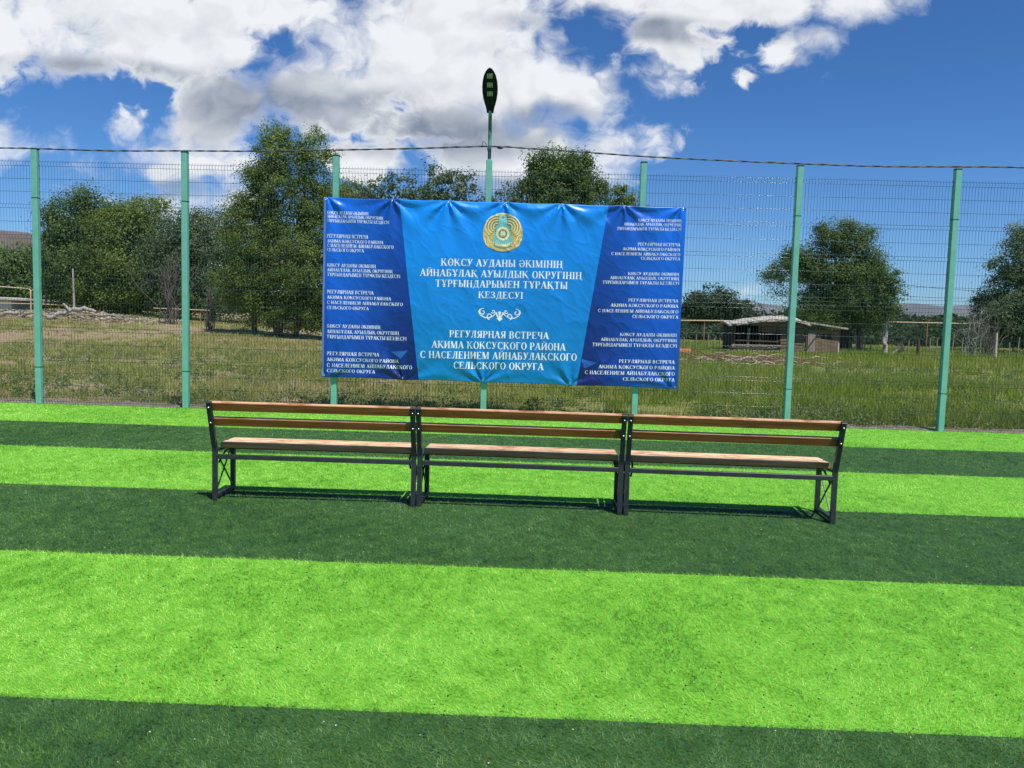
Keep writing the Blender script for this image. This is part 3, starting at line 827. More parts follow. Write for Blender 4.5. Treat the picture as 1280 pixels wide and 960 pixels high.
def G():
    g = {}
    A = lambda: diag(.07, 0, .39, 1, .085)+diag(.68, 0, .39, 1, .23)+rect(.2, .30, .58, .30+t_)+serif(.03, .11, 0)+serif(.57, .79, 0)
    g['А'] = (A(), .83)
    g['Б'] = (stem(.06)+topbar(.06, .62)+drop(.64)+bowl(.06, 0, .56, .44), .76)
    g['В'] = (stem(.06)+bowl(.06, 0, .53, .46)+bowl(.06, .48, 1, .40), .78)
    g['Г'] = (stem(.06)+topbar(.06, .60)+drop(.62), .68)
    g['Ғ'] = (g['Г'][0]+rect(-.04, .42, .46, .42+t_+.02), .68)
    g['Д'] = (diag(.17, .05, .34, 1, .08)+rect(.52, .05, .52+T_, 1)+topbar(.28, .76)+rect(.03, 0, .80, t_)+rect(.03, -.20, .09, .02)+rect(.74, -.20, .80, .02), .86)
    g['Е'] = (stem(.06)+topbar(.06, .62)+drop(.64)+rect(.06, 0, .62, t_)+drop(.66, 0, 1)+rect(.2, .48, .46, .48+t_)+rect(.44, .38, .48, .66), .74)
    g['З'] = (arc(.30, .74, .28, .26, -90, 150)+arc(.30, .27, .32, .27, -150, 90)+rect(.22, .47, .34, .54)+rect(.05, .70, .09, .96)+rect(.02, .04, .06, .32), .70)
    g['И'] = (stem(.06)+stem(.60)+diag(.20, .10, .66, .92, .10), .88)
    g['Й'] = (g['И'][0]+arc(.43, 1.26, .17, .17, 190, 350, .06, .05, 8), .88)
    g['К'] = (stem(.06)+diag(.22, .42, .66, .97, .09)+diag(.74, .03, .38, .56, .22)+serif(.62, .84, 0)+serif(.58, .70, .95), .88)
    g['Қ'] = (g['К'][0]+rect(.80, -.20, .87, .05), .90)
    g['Л'] = (stem(.50, top=False)+topbar(.24, .78)+diag(.16, .05, .34, 1, .09)+arc(.10, .10, .10, .10, 150, 370, .10, .10, 8)+serif(.50, .50+T_, .95), .82)
    g['М'] = (rect(.08, 0, .15, 1)+serif(.06, .16, 0)+rect(.02, .95, .20, 1)+stem(.76)+diag(.46, .02, .17, 1, .22)+diag(.46, .02, .80, 1, .08), 1.06)
    g['Н'] = (stem(.06)+stem(.58)+rect(.2, .48, .62, .48+t_), .86)
    g['Ң'] = (g['Н'][0]+rect(.84, -.20, .91, .05), .90)
    ring = lambda: arc(.42, .5, .40, .52, 0, 360, T_, t_, 30)
    g['О'] = (ring(), .84); g['Ө'] = (ring()+rect(.18, .47, .66, .54), .84)
    g['Р'] = (stem(.06)+bowl(.06, .44, 1, .42), .72)
    g['С'] = (arc(.42, .5, .40, .52, 42, 318, T_, t_, 24)+rect(.70, .66, .745, 1.0)+rect(.70, .02, .73, .25), .80)
    g['Т'] = (stem(.28, top=False)+topbar(.03, .74)+drop(.76)+rect(.02, .74, .055, 1), .78)
    g['У'] = (diag(.40, .28, .16, 1, .22)+diag(.28, .05, .66, 1, .085)+arc(.18, .11, .12, .12, 120, 340, .12, .11, 8)+serif(.06, .28, .95)+serif(.60, .74, .95), .80)
    g['Ұ'] = (rect(.30, 0, .50, .5)+serif(.30, .50, 0)+diag(.40, .42, .14, 1, .21)+diag(.42, .42, .66, 1, .085)+serif(.04, .26, .95)+serif(.60, .72, .95)+rect(.14, .26, .66, .33), .80)
    g['Ь'] = (stem(.06)+bowl(.06, 0, .56, .42), .72)
    g['Ы'] = (stem(.06)+bowl(.06, 0, .56, .38)+stem(.74), 1.02)
    g['Ч'] = (stem(.50)+rect(.08, .55, .08+T_, 1)+serif(.08, .08+T_, .95)+arc(.38, .58, .30, .20, 180, 270, T_, t_, 8)+rect(.36, .38, .55, .38+t_), .80)
    g['Я'] = (stem(.50)+arc(.36, .72, .30, .28, 90, 270)+rect(.34, 1-t_, .55, 1)+rect(.34, .44, .55, .44+t_)+diag(.16, .03, .40, .46, .20)+serif(.06, .26, 0), .80)
    g['Ә'] = (arc(.42, .5, .40, .52, -180, 140, T_, t_, 26)+rect(.06, .47, .66, .54)+rect(.09, .70, .13, .95), .84)
    g['І'] = (stem(.08), .38)
    g[' '] = ([], .34)
    return g
GL = G()
weight(.17, .055); GS = G(); weight(.185, .058)
def text_polys(lines, GL=GL):
    """lines: (string, x0, x1, z0 at x0, z0 at x1, cap height) -> polygons in world x, z"""
    out = []
    for (st, x0, x1, za, zb, h) in lines:
        wsum = sum(GL[c][1]+.06 for c in st)-.06
        k = (x1-x0)/wsum; x = x0
        for c in st:
            for n, pg in enumerate(GL[c][0]):
                out.append(([(x+p*k, za+(zb-za)*((x+p*k-x0)/(x1-x0))+q*h) for p, q in pg], n))
            x += (GL[c][1]+.06)*k
    return out
def lay(polys, name, m, lift=.0026, parent=None):
    """lay flat printed shapes onto the cloth"""
    mb = MB(); work = []
    for pg, n in polys:
        if len(pg) > 4:
            c = (sum(p[0] for p in pg)/len(pg), sum(p[1] for p in pg)/len(pg))
            work += [([c, pg[i], pg[(i+1) % len(pg)]], n) for i in range(len(pg))]
        else: work.append((pg, n))
    V = []; F = []; st = []
    mid = lambda p, q: ((p[0]+q[0])/2, (p[1]+q[1])/2)
    dist = lambda p, q: math.hypot(p[0]-q[0], p[1]-q[1])
    while work:
        pg, n = work.pop()
        if len(pg) == 4:
            a = max(dist(pg[0], pg[1]), dist(pg[2], pg[3])); c = max(dist(pg[1], pg[2]), dist(pg[3], pg[0]))
            if max(a, c) > .022:
                if a >= c: p, q = mid(pg[0], pg[1]), mid(pg[2], pg[3]); work += [([pg[0], p, q, pg[3]], n), ([p, pg[1], pg[2], q], n)]
                else: p, q = mid(pg[1], pg[2]), mid(pg[3], pg[0]); work += [([pg[0], pg[1], p, q], n), ([q, p, pg[2], pg[3]], n)]
                continue
        elif max(dist(pg[0], pg[1]), dist(pg[1], pg[2]), dist(pg[2], pg[0])) > .03:
            p, q, t = mid(pg[0], pg[1]), mid(pg[1], pg[2]), mid(pg[2], pg[0])
            work += [([pg[0], p, t], n), ([p, pg[1], q], n), ([t, q, pg[2]], n), ([p, q, t], n)]; continue
        F.append(tuple(range(len(V), len(V)+len(pg)))); V += pg; st += [n % 12]*len(pg)
    X = np.array([p[0] for p in V]); Z = np.array([p[1] for p in V])
    Yd = -bdisp(X, Z)-lift-.00009*np.array(st)
    mb.add(list(zip((X-bo.x).tolist(), Yd.tolist(), (Z-bo.z).tolist())), F)
    return mb.build(name, m, parent or ban)
KZ = ['КӨКСУ АУДАНЫ ӘКІМІНІҢ', 'АЙНАБҰЛАҚ АУЫЛДЫҚ ОКРУГІНІҢ', 'ТҰРҒЫНДАРЫМЕН ТҰРАҚТЫ КЕЗДЕСУІ']
KZM = ['КӨКСУ АУДАНЫ ӘКІМІНІҢ', 'АЙНАБҰЛАҚ АУЫЛДЫҚ ОКРУГІНІҢ', 'ТҰРҒЫНДАРЫМЕН ТҰРАҚТЫ', 'КЕЗДЕСУІ']
RU = ['РЕГУЛЯРНАЯ ВСТРЕЧА', 'АКИМА КОКСУСКОГО РАЙОНА', 'С НАСЕЛЕНИЕМ АЙНАБУЛАКСКОГО', 'СЕЛЬСКОГО ОКРУГА']
def line(st, xa, xb, ytop, ybot, slope=.026):
    """pixel extents of a printed line -> world; ytop/ybot measured at xa"""
    a = at(xa, ybot, BY); c = at(xb, ybot+slope*(xb-xa), BY); tp = at(xa, ytop, BY)
    return (st, a.x, c.x, a.z, c.z, tp.z-a.z)
def zl(st, xb, y0, y1, sc=3.692): return line(st, 390+70/sc if False else 409.5, 390+xb/sc, 240+(y0+1.5)/sc, 240+y1/sc, .030)
lay(text_polys([line(KZM[0], 551.5, 703.5, 323.3, 332.2, .020), line(KZM[1], 525.5, 727.5, 336.2, 345.0, .021), line(KZM[2], 544.5, 709.5, 349.6, 358.4, .018), line(KZM[3], 598, 654, 364.2, 372.6, .018)]), 'lettering', M['white_print'])
lay(text_polys([line(RU[0], 562, 686, 412.8, 421.4, .020), line(RU[1], 540, 707, 425.8, 434.6, .021), line(RU[2], 525.5, 721, 438.4, 447.2, .019), line(RU[3], 567, 679.5, 452, 460.6, .018)]), 'lettering', M['white_print'])
LB = [(KZ, [(262, 87, 103), (328, 105, 120), (357, 124, 140)]), (RU, [(260, 193, 211), (330, 217, 233), (377, 237, 254), (240, 258, 274)]), (KZ, [(296, 328, 345), (373, 350, 366), (409, 371, 388)]),
      (RU, [(285, 450, 468), (366, 476, 492), (421, 500, 516), (263, 524, 540)]), (KZ, [(317, 608, 625), (403, 633, 650), (438, 657, 675)]), (RU, [(312, 734, 752), (401, 762, 779), (463, 788, 806), (291, 814, 831)])]
for T, rows in LB: lay(text_polys([zl(s, *r) for s, r in zip(T, rows)], GS), 'lettering', M['white_print'])
RB = [(KZ, 817, [(620, 122, 137), (553, 140, 155), (522, 160, 175)]), (RU, 812, [(617, 232, 248), (547, 254, 269), (495, 276, 291), (631, 298, 313)]), (KZ, 808, [(572, 368, 383), (490, 387, 402), (455, 407, 423)]),
      (RU, 804, [(573, 490, 506), (492, 513, 529), (433, 538, 554), (591, 565, 581)]), (KZ, 797, [(535, 648, 664), (447, 671, 687), (408, 694, 711)]), (RU, 787, [(530, 771, 788), (437, 796, 813), (373, 822, 840), (548, 853, 870)])]
for T, xr, rows in RB: lay(text_polys([line(s, 630+x/3.692, 630+xr/3.692, 240+(y0+1.5)/3.692, 240+y1/3.692, .018) for s, (x, y0, y1) in zip(T, rows)], GS), 'lettering', M['white_print'])

# --- printed flourish between the two texts
def strokes(curves, wid, n0=0):
    out = []
    for j, c in enumerate(curves):
        for i in range(len(c)-1):
            p, q = np.array(c[i]), np.array(c[i+1]); d = q-p; L = np.linalg.norm(d)
            if L < 1e-6: continue
            nn = np.array([-d[1], d[0]])/L*wid/2; e = d/L*wid*.2
            out.append(([tuple(p-nn-e), tuple(q-nn+e), tuple(q+nn+e), tuple(p+nn-e)], n0+(i % 2)+2*(j % 5)))
    return out
oc = at(624.5, 393.5, BY); px_ = BY/FPX
def spiral(cx, cy, r0, r1, a0, a1, n=14): return [(cx+(r0+(r1-r0)*k/n)*math.cos(R_(a0+(a1-a0)*k/n)), cy+(r0+(r1-r0)*k/n)*math.sin(R_(a0+(a1-a0)*k/n))) for k in range(n+1)]
cur = []
for sg in (-1, 1):
    for c in (spiral(21, 3, 1, 4.6, 90, 460), spiral(12, -2, 1, 4.2, -90, -440), [(24, -1), (18, -4), (12, -4), (7, -1), (4, 3)], spiral(8, 4, .6, 2.6, 0, 330), [(25, 6), (26, 3), (24.5, 0)]):
        cur.append([(oc.x+sg*a*px_, oc.z+c_*px_) for a, c_ in c])
orn = strokes(cur, 1.15*px_)
def pgn(pts, n=0): return ([(oc.x+a*px_, oc.z+c_*px_) for a, c_ in pts], n)
orn += [pgn([(-1.2, -6), (1.2, -6), (1.5, 4), (-1.5, 4)], 11), pgn([(-5.5, 2), (-2.2, -4.5), (-1.6, -2), (-3.6, 3.2)], 9), pgn([(5.5, 2), (3.6, 3.2), (1.6, -2), (2.2, -4.5)], 9), pgn([(-4, -4.5), (0, -8.5), (4, -4.5), (0, -3)], 10)]
lay(orn, 'flourish', M['white_print'], .0040)

# --- round emblem: turquoise sun field, roof ring, two winged beasts, ribbon
ec = at(628.6, 291, BY); er = 24.0*px_
emb = empty('emblem', (0, 0, 0)); emb.parent = ban
def ell(cx, cy, rx, ry, n=28, a0=0, a1=360): return [(ec.x+(cx+rx*math.cos(R_(a0+(a1-a0)*k/n)))*er, ec.z+(cy+ry*math.sin(R_(a0+(a1-a0)*k/n)))*er) for k in range(n)]
def ringp(cx, cy, r0, r1, a0, a1, n=24, ry=1.0):
    out = []
    for k in range(n):
        a, c = R_(a0+(a1-a0)*k/n), R_(a0+(a1-a0)*(k+1)/n)
        out.append(([(ec.x+(cx+r*math.cos(q))*er, ec.z+(cy+r*ry*math.sin(q))*er) for r, q in ((r0, a), (r1, a), (r1, c), (r0, c))], 0))
    return out
def epoly(pts, n=0): return ([(ec.x+a*er, ec.z+c*er) for a, c in pts], n)
lay([(ell(0, .0, .62, .94), 0)], 'sun_field', M['teal'], .0030, emb)
lay(ringp(0, -.02, .80, .99, 118, 422-360+360, 46), 'gold_rim', M['gold_dark'], .0036, emb) if False else None
rays = []
for k in range(28):
    a = R_(k*360/28); rays.append(epoly([(.34*math.cos(a-.04), -.05+.34*math.sin(a-.04)), (.66*math.cos(a), -.02+.80*math.sin(a)), (.34*math.cos(a+.04), -.05+.34*math.sin(a+.04))], 0))
lay(rays, 'rays', M['teal_dark'], .0036, emb)
lay(ringp(0, -.05, .24, .35, 0, 360, 24), 'roof_ring', M['gold_pale'], .0042, emb)
lay(ringp(0, -.05, .14, .22, 0, 360, 18), 'roof_ring', M['gold_dark'], .0042, emb)
lay([epoly([(-.15, -.065+q), (.15, -.065+q), (.15, -.03+q), (-.15, -.03+q)], 1) for q in (-.06, .03)]+[epoly([(-.02+q, -.19), (.02+q, -.19), (.02+q, .10), (-.02+q, .10)], 3) for q in (-.06, .06)], 'roof_bars', M['gold_pale'], .0047, emb)
for sg in (-1, 1):
    body = []
    out = [(.20, .86), (.46, .88), (.78, .66), (.98, .30), (1.02, -.05), (.96, -.38), (.88, -.62), (.66, -.78), (.44, -.84), (.30, -.70), (.46, -.52), (.52, -.30), (.44, -.02), (.38, .22), (.26, .56)]
    # wing and body as fans of quads so the print stays convex
    mid = [(.30, .80), (.48, .66), (.60, .40), (.64, .10), (.66, -.2), (.64, -.45), (.55, -.62), (.40, -.74)]
    L1 = [(.22, .90), (.58, .84), (.86, .56), (1.0, .20), (1.02, -.14), (.97, -.42), (.84, -.68), (.56, -.86)]
    L2 = [(.20, .78), (.38, .52), (.42, .24), (.42, .0), (.50, -.22), (.50, -.42), (.44, -.56), (.28, -.70)]
    for i in range(len(mid)-1):
        body += [epoly([(sg*L1[i][0], L1[i][1]), (sg*L1[i+1][0], L1[i+1][1]), (sg*mid[i+1][0], mid[i+1][1]), (sg*mid[i][0], mid[i][1])], 0),
                 epoly([(sg*mid[i][0], mid[i][1]), (sg*mid[i+1][0], mid[i+1][1]), (sg*L2[i+1][0], L2[i+1][1]), (sg*L2[i][0], L2[i][1])], 0)]
    lay(body, 'winged_horse', M['gold'], .0042, emb)
    fe = []
    for r in (.17, .30, .43, .56):
        fe.append([(ec.x+sg*(.30+r*math.cos(R_(a))*1.05)*er, ec.z+(.30+r*math.sin(R_(a))*1.0)*er) for a in range(95, -60, -18)])
    fe.append([(ec.x+sg*a*er, ec.z+c*er) for a, c in ((.92, -.1), (.78, -.2), (.68, -.42), (.56, -.55), (.44, -.50))])
    fe.append([(ec.x+sg*a*er, ec.z+c*er) for a, c in ((.98, -.3), (.88, -.42), (.84, -.6), (.62, -.74), (.42, -.74))])
    for f in fe: lay(strokes([f], .055*er), 'feather', M['gold_pale'], .0056, emb)
    for f in fe: lay(strokes([[(p-.045*er*sg, q-.055*er) for p, q in f]], .055*er), 'feather_outline', M['gold_dark'], .0049, emb)
lay(ringp(0, .10, .80, 1.06, 228, 312, 14), 'ribbon', M['gold'], .0062, emb)
lay(ringp(0, .10, .84, .92, 238, 302, 12), 'ribbon_band', M['teal_dark'], .0068, emb)
lay(ringp(0, .10, .70, .80, 240, 300, 12), 'ribbon_band', M['gold_pale'], .0065, emb)
lay(ringp(0, .02, .90, .98, 66, 114, 10), 'crown_star', M['gold_pale'], .0054, emb)
st5 = [(.10*(1 if k % 2 == 0 else .42)*math.sin(k*math.pi/5), .80+.10*(1 if k % 2 == 0 else .42)*math.cos(k*math.pi/5)) for k in range(10)]
lay([epoly([(0, .80), st5[k], st5[(k+1) % 10]], 0) for k in range(10)], 'crown_star', M['gold_dark'], .0062, emb)

# ------------------------------------------------------------------ benches, seen from behind
def bench():
    L = 1.73
    t = empty('park_bench')
    for s in (-1, 1):
        x = s*L/2
        w = .039
        mb = MB()      # bent rear post, square tube
        def ring(y, z, ang):
            c_, s_ = math.cos(ang), math.sin(ang); h = .018
            return [(x-w/2, y-h*c_, z-h*s_), (x+w/2, y-h*c_, z-h*s_), (x+w/2, y+h*c_, z+h*s_), (x-w/2, y+h*c_, z+h*s_)]
        lean = math.atan2(.135, .43)
        R = ring(0, 0, 0)+ring(0, .435, -0)+ring(-.0045, .462, lean*.6)+ring(-.137, .868, lean)
        mb.add(R, [(3, 2, 1, 0), (12, 13, 14, 15)]+[(a*4+k, a*4+(k+1) % 4, (a+1)*4+(k+1) % 4, (a+1)*4+k) for a in range(3) for k in range(4)])
        mb.bar((x, -.138, .866), (x, -.1405, .876), w+.006, .044, bev=.003, upv=(0, 1, 0))
        po = mb.build('rear_post', M['bench_metal'], t)
        for zz in (.828, .692):
            yy_ = -(zz-.455)*.135/.413-.0175
            mb = MB(); mb.smooth = True
            mb.tube([(x, yy_+.004, zz), (x, yy_-.006, zz-.002), (x, yy_-.011, zz-.003)], [.0095, .009, .003], 10)
            mb.build('bolt', M['bolt'], po)
        mb = MB(); mb.bar((x, .43, 0), (x, .43, .425), .04, .04, upv=(0, 1, 0), bev=.003); mb.build('front_leg', M['bench_metal'], t)
        mb = MB(); mb.bar((x, .019, .035), (x, .409, .035), .034, .030, bev=.002); mb.build('foot_bar', M['bench_metal'], t)
        mb = MB(); mb.bar((x, .019, .440), (x, .452, .422), .04, .022, bev=.002); mb.build('seat_bearer', M['bench_metal'], t)
        mb = MB()
        mb.bar((x-.006, .03, .06), (x-.006, .40, .41), .010, .012); mb.bar((x+.006, .03, .41), (x+.006, .40, .06), .010, .012)
        mb.build('cross_brace', M['bench_metal'], t)
        mb = MB(); mb.smooth = True
        mb.tube([(x-s*.03, .012, .33), (x-s*.045, .05, .385), (x-s*.05, .12, .42), (x-s*.05, .2, .425)], .009, 6); mb.build('gusset', M['bench_metal'], t)
    mb = MB(); mb.bar((-L/2+.0195, 0, .386), (L/2-.0195, 0, .386), .034, .040, bev=.003); mb.build('rear_rail', M['bench_metal'], t)
    mb = MB(); mb.bar((-L/2+.02, .43, .40), (L/2-.02, .43, .40), .028, .03, bev=.003); mb.build('front_rail', M['bench_metal'], t)
    lean = math.atan2(.135, .413)
    Mr = Matrix.Rotation(lean, 3, 'X')
    rs = random.Random(3)
    for zz, hh in ((.828, .078), (.692, .076)):
        yc = -(zz-.455)*.135/.413+.040
        mb = MB(); mb.box((0, 0, 0), (L-.004+.04, .040, hh), None, bev=.005)
        o = mb.build('backrest_slat', M['wood_back'], t); o.location = (0, yc, zz+.008); o.rotation_euler = (lean, 0, 0)
    for y0, y1, z0, z1 in ((.050, .208, .478, .472), (.236, .395, .474, .468)):
        mb = MB(); mb.box((0, 0, 0), (L-.055, y1-y0, .052), None, bev=.006)
        o = mb.build('seat_slat', M['wood_seat'], t); o.location = (0, (y0+y1)/2, (z0+z1)/2+.002); o.rotation_euler = (-.036, 0, 0)
    return t
bn = bench()
for k, (x, y, rz, lb) in enumerate(((-1.882, 6.934, .4, 'leftmost wooden bench with black metal frame seen from behind on the striped turf'), (-.101, 6.925, -1.2, 'middle wooden bench standing between the two other benches in front of the banner'),
                                    (1.682, 6.872, -2.0, 'rightmost wooden bench with black frame, its right end standing free on the turf'))):
    o = bn if k == 0 else copy_tree(bn)
    o.location = (x, y, .004); o.rotation_euler = (0, 0, R_(rz)); tag(o, lb, 'bench', 'benches in a row facing the banner')

# ------------------------------------------------------------------ trees
M['bark'] = m_noise('grey brown bark', (.055, .042, .032), (.12, .095, .072), 5, .95, stretch=(3, 3, .6), bmp=.6, bd=.03)
M['bark_pale'] = m_noise('bleached dead wood', (.24, .215, .19), (.40, .37, .33), 5, .9, stretch=(3, 3, .6), bmp=.4, bd=.02)
M['twig'] = m_noise('dry grey twigs', (.10, .080, .068), (.20, .165, .145), 3, .95)
def leafm(n, a, c, d): return m_blade(n, ((0, a), (.55, c), (1, d)), .46, .6, .16)
M['leaf_dark'] = leafm('dark elm leaves', (0.063, 0.110, 0.036), (0.124, 0.193, 0.058), (0.221, 0.304, 0.097))
M['leaf_mid'] = leafm('green leaves', (0.077, 0.127, 0.028), (0.172, 0.241, 0.055), (0.304, 0.386, 0.103))
M['leaf_blue'] = leafm('grey green leaves', (0.069, 0.116, 0.052), (0.138, 0.200, 0.091), (0.248, 0.317, 0.166))
M['leaf_far'] = leafm('far tree leaves', (0.043, 0.073, 0.040), (0.073, 0.112, 0.057), (0.112, 0.163, 0.083))
def crown_pts(rs, blobs, ncl, nlf, cr, leaf, fill=.55):
    w = np.array([b_[3]*b_[5] for b_ in blobs], float); w /= w.sum()
    cents = []
    for i in range(ncl):
        k = rs.choice(len(blobs), p=w); bx_, by_, bz_, rx, ry, rz = blobs[k]
        d = rs.normal(0, 1, 3); d /= np.linalg.norm(d)
        r = rs.uniform(fill, 1.0)**.7 if rs.rand() < .8 else rs.uniform(.2, .7)
        cents.append((bx_+d[0]*rx*r, by_+d[1]*ry*r, bz_+d[2]*rz*r))
    cents = np.array(cents)
    n = ncl*nlf
    c = np.repeat(cents, nlf, 0)
    sz = np.repeat(rs.uniform(.55, 1.45, ncl)*cr, nlf)[:, None]
    p = c+rs.normal(0, .5, (n, 3))*sz*np.array([1, 1, .75])
    mid = cents.mean(0)
    o1 = (p-c)/sz; o2 = c-mid; o2 = o2/(np.linalg.norm(o2, axis=1)[:, None]+.3)
    nn = o1*1.1+o2*.55+np.array([0, 0, .35])+rs.normal(0, .55, (n, 3)); nn /= np.linalg.norm(nn, axis=1)[:, None]
    a = np.cross(nn, rs.normal(0, 1, (n, 3))); a /= np.linalg.norm(a, axis=1)[:, None]
    d = np.cross(nn, a)
    s = rs.uniform(.55, 1.3, n)[:, None]*leaf
    V = np.stack([p-a*s*.5, p+d*s*.30, p+a*s*.5, p-d*s*.30], 1).reshape(-1, 3)
    rn = np.clip(np.repeat(rs.normal(.5, .17, ncl), nlf)+rs.normal(0, .17, n), 0, 1)
    return V, rn, cents
def limb(mb, p, q, r0, r1, rs, n=5, wob=.08):
    p, q = Vector(p), Vector(q); L = (q-p).length
    pts = [p+(q-p)*(k/n)+(Vector(rs.normal(0, 1, 3))*L*wob*(0 < k < n))+Vector((0, 0, 1))*L*.05*math.sin(k/n*math.pi) for k in range(n+1)]
    mb.tube(pts, [r0+(r1-r0)*k/n for k in range(n+1)], 6); return pts
def tree(name, label, px, py, Y, blobs_px, ncl, nlf, leaf, cr, lm, seed, group=None, trunks=1, tr=.2, cat='tree', nbr=26, bark='bark', fill=.55, zbase=None):
    """blobs_px: (px, py, rx, ry[, dy]) outlines seen at depth Y"""
    rs = np.random.RandomState(seed)
    b0 = at(px, py, Y); gz = float(tz(b0.x, Y)) if zbase is None else zbase
    root = empty(name, (b0.x, Y, gz)); tag(root, label, cat, group)
    k = Y/FPX; bl = []
    for q in blobs_px:
        c = at(q[0], q[1], Y); dp = (q[4] if len(q) > 4 else 0)
        rm = (q[2]+q[3])*.5*k
        bl.append((c.x-b0.x, dp, c.z-gz, q[2]*k, rm*.9, q[3]*k))
    V, rn, cents = crown_pts(rs, bl, ncl, nlf, cr, leaf, fill)
    keep = V[:, 2].reshape(-1, 4).min(1) > .05
    V = V.reshape(-1, 4, 3)[keep].reshape(-1, 3); rn = rn[keep]
    fast('crown', V, 4, M[lm], root, None, rn)
    mb = MB(); mb.smooth = True
    low = min(b_[2]-b_[5]*.2 for b_ in bl); top = max(b_[2]+b_[5]*.3 for b_ in bl)
    tops = []
    for j in range(trunks):
        ox = rs.normal(0, .25)*(trunks > 1)+(j-(trunks-1)/2)*.5; oy = rs.normal(0, .3)*(trunks > 1)
        tgt = bl[j % len(bl)]
        pts = limb(mb, (ox, oy, -.15), (tgt[0]*.7+ox*.3, tgt[1]*.6, max(tgt[2]*.85, .8)), tr, tr*.35, rs, 6, .03)
        tops.append(pts)
    for i in rs.choice(len(cents), min(nbr, len(cents)), False):
        pts = tops[rs.randint(len(tops))]; c = cents[i]
        cand = [p for p in pts[1:] if p.z < c[2]] or [pts[1]]
        limb(mb, cand[-1] if rs.rand() < .6 else cand[rs.randint(len(cand))], c, tr*.28, tr*.06, rs, 5, .06)
    mb.build('trunk', M[bark], root)
    return root
# tall tree left of the banner with low skirts
tree('poplar_tree', 'tallest tree, a twin-topped bushy poplar reaching down to the ground left of the banner', 345, 425, 48,
     [(342, 205, 30, 36), (393, 196, 25, 34), (346, 172, 18, 16), (388, 166, 13, 12), (318, 225, 14, 18), (362, 248, 48, 36), (312, 286, 40, 36), (408, 268, 40, 46), (350, 318, 66, 46), (306, 352, 40, 42), (395, 345, 48, 56), (318, 388, 30, 24), (372, 390, 46, 26), (415, 388, 30, 32), (294, 262, 18, 20), (438, 250, 22, 28), (440, 320, 24, 56)],
     900, 180, .125, .62, 'leaf_mid', 1, trunks=4, tr=.17, nbr=70)
GT = 'trees beyond the field to the left'
tree('elm_tree', 'dark round-topped elm at the left end of the grove', 95, 402, 64, [(90, 282, 34, 40), (112, 258, 26, 22), (85, 330, 38, 50), (115, 335, 48, 60), (70, 290, 20, 24), (140, 275, 18, 20)], 380, 130, .19, .9, 'leaf_dark', 2, GT, 2, .2)
tree('elm_tree', 'broad dull green elm in the middle of the left grove, between the two fence posts', 160, 402, 62, [(150, 300, 42, 48), (185, 272, 34, 30), (175, 330, 50, 60), (140, 355, 48, 50), (200, 350, 40, 52), (165, 285, 30, 26)], 460, 130, .18, .9, 'leaf_mid', 3, GT, 2, .2)
tree('elm_tree', 'elm with thin dry lower branches behind the second fence post from the left', 238, 404, 60, [(228, 298, 34, 40), (255, 295, 34, 36), (255, 340, 42, 52), (225, 360, 38, 48), (240, 278, 20, 18), (275, 372, 34, 36), (285, 330, 28, 50), (278, 292, 24, 34), (205, 330, 30, 50)], 400, 120, .17, .8, 'leaf_blue', 4, GT, 2, .17)
tree('elm_tree', 'low dark elm at the far left edge below the bare hill', 20, 398, 78, [(18, 350, 48, 38), (-30, 345, 50, 44), (52, 355, 34, 38), (34, 325, 26, 20)], 330, 75, .30, 1.0, 'leaf_dark', 5, GT, 2, .2)
# crowns rising over the banner
GB = 'trees rising behind the banner'
tree('willow_tree', 'thin leafed tree showing above the left part of the banner, next to the tall poplar', 455, 420, 44, [(460, 252, 26, 24), (446, 240, 14, 18), (480, 245, 14, 12), (470, 300, 30, 50)], 80, 60, .17, .45, 'leaf_blue', 6, GB, 1, .12, nbr=24)
tree('willow_tree', 'airy tree with upright twigs over the banner left of the lamp pole', 535, 420, 44, [(497, 236, 22, 24), (540, 236, 34, 30), (565, 230, 22, 24), (530, 280, 54, 44), (582, 236, 14, 26), (620, 252, 30, 14)], 185, 55, .16, .42, 'leaf_blue', 7, GB, 2, .12, nbr=60)
tree('elm_tree', 'dense round tree top above the banner right of the lamp pole', 702, 420, 46, [(700, 228, 44, 38), (686, 206, 26, 22), (715, 210, 26, 22), (668, 248, 34, 24), (735, 248, 30, 28), (700, 290, 54, 54)], 420, 130, .135, .5, 'leaf_dark', 8, GB, 2, .15, nbr=30)
tree('elm_tree', 'small crown tip above the banner beside the fence post at its right end', 782, 420, 50, [(782, 252, 19, 20), (778, 243, 11, 14), (785, 285, 26, 34)], 90, 60, .18, .4, 'leaf_mid', 9, GB, 1, .1, nbr=12)
# right side
tree('willow_tree', 'small round dark tree far behind the yellow pipe, just right of the banner', 892, 404, 115, [(890, 380, 34, 22), (905, 386, 32, 20), (870, 390, 24, 18), (930, 392, 26, 12)], 170, 65, .42, 1.0, 'leaf_far', 10, None, 1, .2, nbr=10)
tree('poplar_tree', 'big leafy tree standing behind the old shed at the right', 1062, 440, 58,      [(1050, 302, 26, 20), (1032, 300, 18, 22), (1078, 304, 20, 24), (1088, 325, 20, 18), (978, 338, 24, 18), (1002, 320, 20, 16), (1016, 336, 22, 22), (1045, 345, 44, 30), (1085, 352, 30, 32), (1055, 382, 44, 28), (1100, 362, 18, 18), (975, 368, 14, 10), (1015, 378, 30, 22), (1100, 395, 16, 18), (1040, 400, 50, 20), (1062, 284, 12, 10)],
     560, 160, .135, .60, 'leaf_dark', 11, None, 3, .22, nbr=90, fill=.35)
